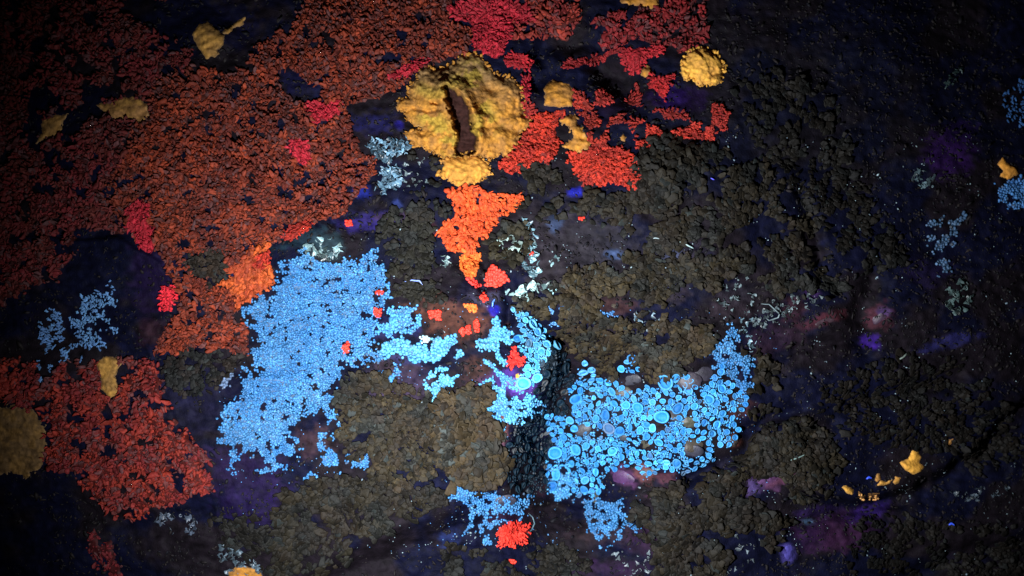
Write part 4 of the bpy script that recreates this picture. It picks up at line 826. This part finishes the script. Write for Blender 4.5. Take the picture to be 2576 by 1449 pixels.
def place_singles(root, kind, idx, pos, rot, scl, cols, mat, name, child=None):
    rx = np.array(root.location)
    from mathutils import Matrix
    for i in range(len(idx)):
        me = shared_mesh(kind, int(idx[i]), mat, name)
        o = bpy.data.objects.new(name, me); COL.objects.link(o); o.parent = root
        M = Matrix(((*(rot[i, 0] * scl[i] * S), pos[i, 0] - rx[0]), (*(rot[i, 1] * scl[i] * S), pos[i, 1] - rx[1]),
                    (*(rot[i, 2] * scl[i] * S), pos[i, 2] - rx[2]), (0, 0, 0, 1)))
        o.matrix_local = M
        o.color = (*cols[i], 1)
        if child is not None:
            d = bpy.data.objects.new(child, shared_mesh('disc', int(idx[i]), mat, child)); COL.objects.link(d)
            d.parent = o
            d.color = (*(np.array(cols[i]) * [.42, .66, .86]), 1)

PART_NAME = {'flap': 'lobe', 'crust': 'lobe', 'knob': 'lobe', 'lobe': 'leafy_lobe', 'branch': 'branch', 'curl': 'curl', 'grain': 'granule', 'grain2': 'granule'}

def colour_mix(c, u, v):
    a, b = np.array(c['cols'][0]), np.array(c['cols'][1])
    n = fbm(u / 38, v / 38, 3, 81); r = RS.rand(len(u))
    t = sstep((n - 0.35) / 0.3) * 0.5 + r * 0.5
    col = a[None] * (1 - t[:, None]) + b[None] * t[:, None]
    col = col * (RS.uniform(0.62, 1.18, (len(u), 1)) if c['sp'] != 'lobe' else RS.uniform(0.3, 1.45, (len(u), 1)) * (0.7 + .7 * fbm(u / 22, v / 22, 3, 84)[:, None]))
    if c['sp'] == 'curl':
        col = col * (RS.beta(.9, 1.2, (len(u), 1)) * 1.5 + .12)
    if c['sp'] in ('grain', 'cups'):
        w_ = sstep((fbm(u / 55, v / 55, 4, 85) - .42) / .2)[:, None]
        col = col * (1 - .25 * w_) + col.mean(1, keepdims=True) * np.array([.3, .8, 1.3]) * .25 * w_
        dirty = RS.rand(len(u)) < .05
        col[dirty] = col[dirty] * .35 + np.array([.05, .05, .05])
        edge = RS.rand(len(u)) < .10
        col[edge] = np.clip(col[edge] * 1.3 + .03, 0, .95)
    if c['sp'] == 'lobe':
        tn = sstep((fbm(u / 45, v / 40, 4, 87) - .52) / .14)[:, None]; bn = sstep((fbm(u / 38, v / 34, 4, 89) - .54) / .12)[:, None]
        g_ = col.mean(1, keepdims=True)
        col = col * (1 - .7 * tn) + g_ * np.array([.66, .92, .95]) * .7 * tn
        col = col * (1 - .6 * bn) + g_ * np.array([1.15, .72, .45]) * .6 * bn
        hot = RS.rand(len(u)) < .03
        col[hot] = g_[hot] * np.array([1.6, 2.0, 1.9])
    if c['sp'] == 'crust' and c['name'] == 'crust_lichen':
        dull = RS.rand(len(u)) < 0.16 + 0.3 * (fbm(u / 60, v / 60, 3, 83) > 0.58)
        col[dull] = col[dull] * 0.35 + np.array([.040, .022, .024]) * RS.uniform(.4, 1.4, (dull.sum(), 1))
    return np.clip(col, 0, 1)

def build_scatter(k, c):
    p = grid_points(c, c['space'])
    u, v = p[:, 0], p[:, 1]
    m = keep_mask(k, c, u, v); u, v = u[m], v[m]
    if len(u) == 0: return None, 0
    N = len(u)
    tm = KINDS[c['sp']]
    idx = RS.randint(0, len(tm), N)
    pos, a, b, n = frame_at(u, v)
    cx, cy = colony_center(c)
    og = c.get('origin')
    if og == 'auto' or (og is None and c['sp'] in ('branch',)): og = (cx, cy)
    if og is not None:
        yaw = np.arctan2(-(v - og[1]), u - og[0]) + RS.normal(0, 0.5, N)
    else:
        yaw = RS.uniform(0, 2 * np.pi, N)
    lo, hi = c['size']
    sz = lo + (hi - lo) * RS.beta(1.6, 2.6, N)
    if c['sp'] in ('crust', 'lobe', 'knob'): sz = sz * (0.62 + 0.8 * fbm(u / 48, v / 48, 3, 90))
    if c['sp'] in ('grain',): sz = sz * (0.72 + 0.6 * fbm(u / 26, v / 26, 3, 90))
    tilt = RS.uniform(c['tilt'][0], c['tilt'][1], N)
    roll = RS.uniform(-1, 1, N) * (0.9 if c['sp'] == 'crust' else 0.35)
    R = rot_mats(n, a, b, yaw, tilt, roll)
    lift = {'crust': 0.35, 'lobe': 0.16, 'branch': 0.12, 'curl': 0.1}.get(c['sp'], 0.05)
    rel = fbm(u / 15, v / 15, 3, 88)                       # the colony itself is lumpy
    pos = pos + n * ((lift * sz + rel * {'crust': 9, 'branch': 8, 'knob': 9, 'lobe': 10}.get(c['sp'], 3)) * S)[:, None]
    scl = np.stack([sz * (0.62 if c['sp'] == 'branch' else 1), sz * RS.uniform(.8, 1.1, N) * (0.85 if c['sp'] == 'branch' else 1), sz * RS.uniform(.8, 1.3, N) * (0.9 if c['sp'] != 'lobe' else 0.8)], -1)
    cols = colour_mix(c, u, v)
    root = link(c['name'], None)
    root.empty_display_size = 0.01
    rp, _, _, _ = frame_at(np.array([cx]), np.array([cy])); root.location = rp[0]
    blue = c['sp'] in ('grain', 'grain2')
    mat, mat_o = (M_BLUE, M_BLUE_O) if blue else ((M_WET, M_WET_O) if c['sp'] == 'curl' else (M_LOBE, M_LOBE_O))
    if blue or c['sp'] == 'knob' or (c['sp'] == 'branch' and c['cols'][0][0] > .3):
        thallus_sheet(k, c, root, rp[0], mat, lift=1.1 if blue else 4.0, dark=.42 if blue else .45)  # under blue granules the crust colour is darkened to paint in gap shade
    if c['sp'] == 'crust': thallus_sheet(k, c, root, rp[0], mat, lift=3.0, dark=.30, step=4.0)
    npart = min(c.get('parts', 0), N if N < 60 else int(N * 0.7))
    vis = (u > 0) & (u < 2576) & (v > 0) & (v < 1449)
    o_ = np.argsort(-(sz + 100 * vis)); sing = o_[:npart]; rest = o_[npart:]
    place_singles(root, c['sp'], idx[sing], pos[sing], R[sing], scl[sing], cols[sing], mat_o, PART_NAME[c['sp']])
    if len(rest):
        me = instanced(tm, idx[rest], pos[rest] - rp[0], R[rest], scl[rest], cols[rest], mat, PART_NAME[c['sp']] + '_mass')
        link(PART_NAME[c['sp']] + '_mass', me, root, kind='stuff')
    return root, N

def thallus_sheet(k, c, root, rp, mat, lift=1.4, dark=.55, step=2.6):
    """the thin crust the granules or fingers sprout from"""
    V = []; F = []; C = []; off = 0
    for q in c['polys']:
        x0 = max(-90, min(p[0] for p in q) - 12); x1 = min(2660, max(p[0] for p in q) + 12)
        y0 = max(-90, min(p[1] for p in q) - 12); y1 = min(1540, max(p[1] for p in q) + 12)
        gu = np.arange(x0, x1, step); gv = np.arange(y0, y1, step)
        u, v = np.meshgrid(gu, gv)
        m = keep_mask(k, c, u.ravel(), v.ravel()).reshape(u.shape)
        e = m.copy(); e[1:-1, 1:-1] = m[1:-1, 1:-1] & m[:-2, 1:-1] & m[2:, 1:-1] & m[1:-1, :-2] & m[1:-1, 2:]
        hh = np.where(e, lift * (0.7 + fbm(u / 6, v / 6, 2, 66)), -1.0)
        W = world_pt(u, v, height(u, v) + hh).reshape(-1, 3)
        kf = (m[:-1, :-1] | m[1:, 1:] | m[1:, :-1] | m[:-1, 1:])
        jj, ii_ = np.where(kf); i0 = jj * len(gu) + ii_
        qd = np.stack([i0, i0 + len(gu), i0 + len(gu) + 1, i0 + 1], -1)
        if not len(qd): continue
        used = np.unique(qd); remap = np.full(u.size, -1); remap[used] = np.arange(len(used))
        A, B = np.array(c['cols'][0]), np.array(c['cols'][1])
        t = fbm(u / 9, v / 9, 3, 67).ravel()[used][:, None]
        V.append(W[used] - rp); F.append(remap[qd] + off); C.append((A * (1 - t) + B * t) * dark); off += len(used)
    if V: link('thallus', mesh_from('thallus', np.concatenate(V), np.concatenate(F), mat, np.concatenate(C)), root)

def build_cups(k, c):
    # big cups first, dropped at random without overlap, then grains in between
    tries = grid_points(c, 3.2, 0.5); RS.shuffle(tries)
    u, v = tries[:, 0], tries[:, 1]
    m = owner(u, v, c.get('rag', 6)) == k
    tries = tries[m]
    got = []; 
    lo, hi = c['rcup']
    dens = fbm(tries[:, 0] / 60, tries[:, 1] / 60, 3, 97)
    rr = lo + (hi - lo) * RS.beta(1.1, 2.5, len(tries)) * (0.65 + 0.7 * dens)
    rr = np.sort(rr)[::-1]
    G = np.zeros((0, 3))
    if c['ncup'] > 40:
        kn = KNOWN_CUPS[owner(KNOWN_CUPS[:, 0], KNOWN_CUPS[:, 1]) == k]
        if c['name'] == 'cup_lichen' and 'wide field' in c['label']:
            taken = np.isin(owner(KNOWN_CUPS[:, 0], KNOWN_CUPS[:, 1]), [q for q, d_ in enumerate(COLONIES) if d_['sp'] == 'cups' and q != k])
            kn = KNOWN_CUPS[~taken]
        G = kn.copy()
        rr = np.minimum(rr, 8.0) if c['hmin'] else rr
    for (x, y), r in zip(tries, rr):
        if len(G) >= c['ncup']: break
        if len(G) and (np.hypot(G[:, 0] - x, G[:, 1] - y) < (G[:, 2] + r) * 0.9).any(): continue
        if fbm(np.array([x / 45.]), np.array([y / 45.]), 2, 98)[0] < 0.30: continue
        G = np.vstack([G, [x, y, r]])
    N = len(G)
    pos, a, b, n = frame_at(G[:, 0], G[:, 1], 8.0)
    idx = RS.randint(0, len(T_CUP), N)
    if c['hmin'] or c['ncup'] > 40: idx[:len(kn)] = RS.choice([0, 1, 3, 5, 6], len(kn))
    R = rot_mats(n, a, b, RS.uniform(0, 6.28, N), RS.uniform(-.3, .3, N), RS.uniform(-.3, .3, N))
    scl = np.stack([G[:, 2], G[:, 2] * RS.uniform(.82, 1.05, N), G[:, 2] * RS.uniform(.8, 1.1, N)], -1)
    pos = pos + n * (G[:, 2] * 0.3 * S)[:, None]
    cols = colour_mix(c, G[:, 0], G[:, 1])
    cx, cy = colony_center(c)
    root = link(c['name'], None); root.empty_display_size = 0.01
    rp, _, _, _ = frame_at(np.array([cx]), np.array([cy])); root.location = rp[0]
    o_ = np.argsort(-G[:, 2])[:c['parts']]
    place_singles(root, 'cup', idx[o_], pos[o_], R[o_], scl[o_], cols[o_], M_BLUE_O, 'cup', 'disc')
    # grains
    p = grid_points(c, c['space']); u, v = p[:, 0], p[:, 1]
    m = keep_mask(k, c, u, v)
    for x, y, r in G: m &= np.hypot(u - x, v - y) > r * 0.9
    u, v = u[m], v[m]; M = len(u)
    if M:
        pos, a, b, n = frame_at(u, v)
        R = rot_mats(n, a, b, RS.uniform(0, 6.28, M), RS.uniform(-.3, .3, M), RS.uniform(-.3, .3, M))
        s0 = c['size'][0] + (c['size'][1] - c['size'][0]) * RS.rand(M)
        big = s0 > np.quantile(s0, .7)
        scl = np.stack([s0, s0, s0], -1); cols = colour_mix(c, u, v)
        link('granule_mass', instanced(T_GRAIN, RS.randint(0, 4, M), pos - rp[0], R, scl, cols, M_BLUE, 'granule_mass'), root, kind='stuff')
    return root, N + M

def build_cushion(k, c):
    poly = c['polys'][0]; st = c['step']
    root = None; parts = []
    for q in c['polys']:
        x0 = min(p[0] for p in q) - 12; x1 = max(p[0] for p in q) + 12
        y0 = min(p[1] for p in q) - 12; y1 = max(p[1] for p in q) + 12
        gu = np.arange(x0, x1, st); gv = np.arange(y0, y1, st)
        u, v = np.meshgrid(gu, gv)
        rg = c['rag']
        uu = u + rg * 2 * (fbm(u / 9, v / 9, 3, 51) - .5); vv = v + rg * 2 * (fbm(u / 9, v / 9, 3, 52) - .5)
        d = sdf(uu, vv, q)
        hb = c['hmax'] * (1 - np.exp(-np.clip(d, 0, None) / c['soft']))
        rim = sstep(d / 4.0)
        f = fbm(u / 30, v / 26, 4, 53 + k % 7)
        rid = 1 - 2 * np.abs(fbm(u / 20, v / 24, 3, 55 + k % 7) - .5)
        hh = hb + c['lump'] * rim * ((f - .4) * 1.1 + (rid - .8) * .35) + rim * 1.5 * (fbm(u / 5, v / 5, 2, 57) - .4)
        A, B = np.array(c['cols'][0]), np.array(c['cols'][1])
        t = sstep((fbm(u / 16, v / 16, 4, 58) - .3) / .4)[..., None]
        col = A * (1 - t) + B * t
        greyish = sstep((4.5 - d) / 5)[..., None]
        col = col * (1 - 0.5 * greyish) + np.array([.20, .15, .10]) * 0.5 * greyish
        if c.get('big'):
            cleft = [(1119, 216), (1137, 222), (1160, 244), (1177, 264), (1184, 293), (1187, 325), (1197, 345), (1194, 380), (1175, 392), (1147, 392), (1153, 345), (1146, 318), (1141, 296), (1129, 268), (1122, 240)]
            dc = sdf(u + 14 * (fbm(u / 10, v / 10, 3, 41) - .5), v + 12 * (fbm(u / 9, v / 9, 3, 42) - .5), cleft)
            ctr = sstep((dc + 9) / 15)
            # swollen walls either side, the right wall curls up; a second fold runs from the top to the right
            wall = np.exp(-(np.clip(-dc, 0, None) / 30) ** 2)
            hh = hh + 34 * wall * rim
            fold, sd = seg_dist(u, v, [(1200, 170), (1222, 215), (1240, 232)]); hh -= 15 * np.exp(-(fold / 12) ** 2) * rim
            fold2, _ = seg_dist(u, v, [(1166, 215), (1180, 260), (1205, 300), (1212, 350)]); hh += 16 * np.exp(-(fold2 / 12) ** 2)
            fold3, _ = seg_dist(u, v, [(1215, 240), (1222, 262), (1232, 280)]); hh -= 8 * np.exp(-(fold3 / 14) ** 2)
            fold4, _ = seg_dist(u, v, [(1040, 270), (1075, 280), (1110, 275)]); hh -= 10 * np.exp(-(fold4 / 6) ** 2)
            nick, _ = seg_dist(u, v, [(1086, 258), (1100, 260)]); hh -= 18 * np.exp(-(nick / 5) ** 2)
            hh = hh * (1 - ctr) + 4 * ctr
            top = sstep((285 - v) / 120)[..., None]                        # greyer and darker toward its top, light from below put into the colour
            col = col * (1 - .75 * top) + np.array([.16, .11, .055]) * .75 * top
            gr = sstep((fbm(u / 34, v / 34, 4, 43) - .40) / .12) * (np.exp(-(seg_dist(u, v, [(1075, 290), (1115, 330), (1135, 370)])[0] / 26) ** 2) + np.exp(-(seg_dist(u, v, [(1190, 180), (1205, 260), (1225, 310), (1200, 330)])[0] / 28) ** 2) + .6 * np.exp(-(seg_dist(u, v, [(1060, 225), (1100, 240), (1150, 200)])[0] / 18) ** 2))
            gr = np.clip(gr * 1.3, 0, 1)
            hh = hh + gr * 4.2 * (vnoise(u / 3.4, v / 3.4, 44) - .3)
            gr = gr[..., None]
            col = col * (1 - .75 * gr) + np.array([.32, .225, .03]) * .75 * gr
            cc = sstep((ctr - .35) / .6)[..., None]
            col = col * (1 - cc) + np.array([.028, .010, .008]) * cc * (0.6 + 0.8 * fbm(u / 8, v / 8, 3, 45)[..., None])  # brown cleft floor, with the shade inside it put into the colour
        hh = np.where(d > -0.1, hh, -3)
        base = height(u, v)
        W = world_pt(u, v, base + hh)
        keepv = d > -1.5 - st
        # faces where all four corners are kept
        nu_, nv_ = len(gu), len(gv)
        kf = keepv[:-1, :-1] & keepv[1:, :-1] & keepv[1:, 1:] & keepv[:-1, 1:] & ((d[:-1, :-1] > -2) | (d[1:, 1:] > -2))
        jj, iii = np.where(kf)
        i0 = jj * nu_ + iii
        qd = np.stack([i0, i0 + nu_, i0 + nu_ + 1, i0 + 1], -1)
        used = np.unique(qd); remap = np.full(nu_ * nv_, -1); remap[used] = np.arange(len(used))
        parts.append((W.reshape(-1, 3)[used], remap[qd], col.reshape(-1, 3)[used]))
    V = []; F = []; C = []; off = 0
    for a, f, cc_ in parts: V.append(a); F.append(f + off); C.append(cc_); off += len(a)
    V = np.concatenate(V); ctr_ = V.mean(0)
    me = mesh_from(c['name'], V - ctr_, np.concatenate(F), M_CUSH, np.concatenate(C))
    if c.get('big') or 'frill' in c['label'] or 'round wrinkled' in c['label']:
        root = link(c['name'], None); root.location = ctr_; root.empty_display_size = .01
        link('cushion_body', me, root)
        # ragged little frills round the rim
        q = poly; pts = []
        for i in range(len(q)):
            (ax, ay), (bx, by) = q[i], q[(i + 1) % len(q)]
            L = math.hypot(bx - ax, by - ay)
            for s_ in range(max(1, int(L / 5.5))): t_ = (s_ + RS.rand()) / max(1, int(L / 5.5)); pts.append((ax + (bx - ax) * t_, ay + (by - ay) * t_))
        p = np.array(pts) + RS.normal(0, 2.2, (len(pts), 2)); N = len(p)
        cx, cy = colony_center(c)
        u, v = p[:, 0], p[:, 1]
        pos, a, b, n = frame_at(u, v)
        yaw = np.arctan2(-(v - cy), u - cx) + RS.normal(0, .5, N)
        R = rot_mats(n, a, b, yaw, RS.uniform(-.3, .6, N), RS.uniform(-.8, .8, N))
        sz = RS.uniform(3.2, 6.6, N); pos = pos + n * (5 * S) * RS.rand(N, 1)
        cols = np.array(c['cols'][0])[None] * RS.uniform(.5, 1.0, (N, 1))
        place_singles(root, 'knob', RS.randint(0, 10, N), pos, R, np.stack([sz, sz, sz], -1) * .8, cols, M_LOBE_O, 'frill')
    else:
        root = link(c['name'], me); root.location = ctr_
    return root, len(V)

labels = set(); total = 0; RS = np.random.RandomState(11)
for k, c in enumerate(COLONIES):
    fn = {'cushion': build_cushion, 'cups': build_cups}.get(c['sp'], build_scatter)
    o, n_ = fn(k, c)
    if o is None:
        print('EMPTY COLONY', c['label']); continue
    o['label'] = c['label']; o['category'] = c['cat']

# ----------------------------------------------------------------------------------------------
# pebbles bedded in the rock, loose grit, pale specks and single threads
# ----------------------------------------------------------------------------------------------
PEBBLES = [
    (1590, 958, 32, 19, 0, (0.037, 0.037, 0.050)), (1762, 941, 28, 24, 0, (0.022, 0.019, 0.030)), (1743, 1132, 26, 18, 0, (0.025, 0.025, 0.040)), (1731, 1063, 17, 14, 20, (0.040, 0.040, 0.025)), (1624, 1119, 18, 12, 20, (0.050, 0.045, 0.030)), (1467, 1073, 18, 16, 0, (0.037, 0.032, 0.040)), (1490, 989, 18, 15, 0, (0.030, 0.032, 0.042)), (1574, 1103, 16, 9, 0, (0.045, 0.050, 0.059)), # u, v, ru, rv, angle, colour
    (1271, 1261, 26, 15, -8, (0.025, 0.025, 0.042)), (1634, 1036, 20, 17, 0, (0.042, 0.037, 0.042)), (1625, 1190, 26, 18, 20, (0.084, 0.059, 0.059)),
    (1567, 1203, 30, 21, 20, (0.059, 0.022, 0.079)), (1661, 1243, 30, 9, -18, (0.099, 0.030, 0.099)), (1848, 1110, 14, 12, 60, (0.060, 0.042, 0.034)),
    (1736, 960, 28, 24, 0, (0.034, 0.027, 0.040)), (1790, 1010, 24, 20, 10, (0.027, 0.027, 0.025)), (1745, 1120, 22, 16, 0, (0.050, 0.040, 0.030)),
    (1262, 1088, 13, 24, 0, (0.099, 0.074, 0.070)), (1568, 985, 22, 12, 0, (0.040, 0.034, 0.025)), (1500, 1250, 16, 18, 0, (0.040, 0.040, 0.025)),
    (1858, 1020, 22, 16, 0, (0.032, 0.022, 0.022)), (1465, 1080, 22, 18, 0, (0.025, 0.027, 0.037)), (1700, 1040, 24, 18, 0, (0.030, 0.027, 0.030)),
    (1290, 968, 30, 18, 30, (0.059, 0.025, 0.208)), (2085, 806, 34, 9, -20, (0.045, 0.025, 0.034)), (2212, 800, 20, 14, -40, (0.045, 0.025, 0.045)), (1920, 1208, 34, 14, -15, (0.109, 0.050, 0.139)),
    (1985, 1385, 13, 22, 10, (0.070, 0.059, 0.298)), (2036, 1313, 18, 8, 0, (0.079, 0.149, 0.258)), (1545, 770, 26, 9, -10, (0.050, 0.040, 0.030)),
]
T_PEB = []
for s_ in range(5):
    v_, f_ = ico(3); r_ = np.random.RandomState(200 + s_)
    kk = 1 + .14 * np.sin(v_ @ r_.randn(3) * 2 + 1) + .08 * np.sin(v_ @ r_.randn(3) * 5) + .03 * np.sin(v_ @ r_.randn(3) * 13)
    T_PEB.append(mesh_from('pebble', v_ * kk[:, None], f_, M_STONE))
from mathutils import Matrix
for i, (u, v, ru, rv, an, col) in enumerate(PEBBLES):
    pos, a, b, n = frame_at(np.array([float(u)]), np.array([float(v)]), 10.)
    R = rot_mats(n, a, b, np.array([-math.radians(an)]), np.zeros(1), np.zeros(1))[0]
    hz = min(ru, rv) * .32; p = pos[0] - n[0] * hz * .45 * S; sc = np.array([ru, rv, hz]) * S
    o = bpy.data.objects.new('pebble', T_PEB[i % 5]); COL.objects.link(o); o.parent = rock
    o.matrix_local = Matrix(((*(R[0] * sc), p[0]), (*(R[1] * sc), p[1]), (*(R[2] * sc), p[2]), (0, 0, 0, 1)))
    o.color = (*col, 1)

T_CRUMB = [(v_ * np.array([1.2, .8, .55]), f_, t_) for v_, f_, t_ in T_GRAIN]
def strew(name, n, sizes, cols, mat, tm, region, where, sq=1.0, label=None, cat=None, parent=None):
    u = RS.uniform(region[0], region[2], n); v = RS.uniform(region[1], region[3], n)
    m = where(u, v); u, v = u[m], v[m]; n = len(u)
    pos, a, b, nn = frame_at(u, v)
    R = rot_mats(nn, a, b, RS.uniform(0, 6.28, n), RS.uniform(-.6, .6, n), RS.uniform(-.6, .6, n))
    s0 = sizes[0] + (sizes[1] - sizes[0]) * RS.beta(1.0, 3.5, n)
    lift = np.where(owner(u, v) >= 0, 5.0, 0.5)
    pos = pos + nn * (lift * S)[:, None]
    scl = np.stack([s0 * RS.uniform(.8, 1.8, n), s0, s0 * sq], -1)
    A, B = np.array(cols[0]), np.array(cols[1]); t = RS.rand(n, 1)
    me = instanced(tm, RS.randint(0, len(tm), n), pos, R, scl, (A * (1 - t) + B * t) * RS.uniform(.5, 1.2, (n, 1)), mat, name)
    o = link(name, me, parent, kind='stuff')
    if label: o['label'] = label; o['category'] = cat
    return o
sp_kind = np.array([{'lobe': 1, 'crust': 2, 'grain': 3, 'cups': 4, 'cushion': 5}.get(c['sp'], 6) for c in COLONIES] + [0, 0])
def on(u, v): return sp_kind[owner(u, v)]
strew('rock_grit', 34000, (1.4, 8.5), ((.0035, .0038, .008), (.017, .013, .013)), M_LOBE, T_CRUMB, (-60, -60, 2640, 1510),
      lambda u, v: (on(u, v) == 0) & (fbm(u / 42, v / 34, 4, 77) + .16 * sstep((u - 1500) / 700) > .50), .55, parent=rock)
strew('pale_specks', 5200, (.8, 3.6), ((.30, .42, .46), (.14, .20, .26)), M_WET, T_GRAIN, (800, 340, 2560, 1449),
      lambda u, v: ((on(u, v) == 1) | (on(u, v) == 0)) & (fbm(u / 34, v / 26, 4, 78) > .625) , .6,
      label='countless tiny whitish blue specks strewn over the dark leafy lichens', cat='lichen specks')
strew('blue_specks', 1700, (.9, 2.6), ((.10, .34, .8), (.12, .3, .6)), M_WET, T_GRAIN, (540, 740, 1960, 1400),
      lambda u, v: (on(u, v) == 0) & (fbm(u / 40, v / 30, 4, 79) > .5), .7,
      label='scattered bright blue crumbs on bare rock around the blue lichens', cat='lichen specks')

def thread(label, pts, r, col, name='fibre', cat='fibre', bump=5):
    """a thin tube following the rock"""
    p = np.array(pts, float); t = np.linspace(0, len(p) - 1, 6 * (len(p) - 1) + 1)
    u = np.interp(t, range(len(p)), p[:, 0]); v = np.interp(t, range(len(p)), p[:, 1])
    u = u + 1.6 * (vnoise(t * 1.3, t * 0, 5) - .5); v = v + 1.6 * (vnoise(t * 1.3, t * 0 + 4, 6) - .5)
    P = world_pt(u, v, height(u, v, False) + bump + 3 * np.sin(t))
    V = []; F = []; m = 6; n = len(P)
    for i in range(n):
        d = P[min(i + 1, n - 1)] - P[max(i - 1, 0)]; d /= np.linalg.norm(d)
        s_ = np.cross(d, [0, 1, 0]); s_ /= np.linalg.norm(s_); w = np.cross(d, s_)
        q = r * S * (1 - .75 * abs(2 * i / (n - 1) - 1) ** 3)
        for j in range(m):
            a_ = 2 * np.pi * j / m; V.append(P[i] + (s_ * np.cos(a_) + w * np.sin(a_)) * q)
    for i in range(n - 1):
        for j in range(m):
            a_ = i * m + j; b_ = i * m + (j + 1) % m; F.append([a_, b_, b_ + m]); F.append([a_, b_ + m, a_ + m])
    F += [[0, j + 1, j] for j in range(1, m - 1)] + [[(n - 1) * m, (n - 1) * m + j, (n - 1) * m + j + 1] for j in range(1, m - 1)]
    V = np.array(V); c0 = V.mean(0)
    o = link(name, mesh_from(name, V - c0, np.array(F), M_WET, np.tile(col, (len(V), 1)))); o.location = c0
    o['label'] = label; o['category'] = cat
thread('short bright blue fibre standing in the purple stain on the rock knob', [(1246, 752), (1240, 760), (1238, 772)], 2.2, (.12, .3, 1.0))
thread('pale blue curved thread on the dark scrap right of the big blue patch', [(1015, 710), (1035, 704), (1055, 706), (1065, 718)], 2.2, (.22, .32, .75))
thread('short violet thread left of the pale blue curved one', [(996, 722), (1012, 724)], 2.0, (.25, .28, .7))
thread('whitish needle lying on the dark leaves at the lower right', [(1984, 1160), (2000, 1154), (2026, 1143)], 2.0, (.20, .30, .28), 'needle', 'needle')
thread('pale grey straw at the right below the violet glow', [(2262, 905), (2272, 898), (2281, 889)], 2.6, (.20, .25, .22), 'needle', 'needle')
thread('kinked white thread along the stone rim right of the middle', [(2688 / 4032 * 2576 - 14, 606), (1722, 612), (1738, 621), (1745, 626)], 2.0, (.35, .5, .5))
thread('long fine white thread looping over the dark step at the bottom', [(1330, 1292), (1340, 1300), (1345, 1318), (1338, 1334), (1328, 1342)], 1.5, (.12, .2, .24))
thread('thin white thread between the pale curls and the red column', [(1640, 600), (1650, 598), (1668, 601)], 1.6, (.3, .4, .42))
thread('small electric blue arc on the lower right ledge beside the ochre flakes', [(2180, 1206), (2186, 1200), (2194, 1202)], 3.0, (.05, .12, 1.0))
thread('small electric blue arc in the dark at the far lower right', [(2386, 1322), (2394, 1316), (2402, 1322)], 2.8, (.05, .12, .95))
thread('small violet dash on the dark slope right of the middle', [(1785, 931 - 230), (1795, 700)], 2.0, (.1, .1, .6))
thread('tiny blue violet fibre in the black hollow right of the upper red fan', [(1788, 448), (1798, 452)], 1.6, (.1, .1, .8))
thread('pale loop of thread around the pink stone right of the cup field', [(1915, 765), (1935, 765), (1962, 790), (1958, 800), (1935, 806), (1926, 800)], 1.8, (.18, .24, .26))
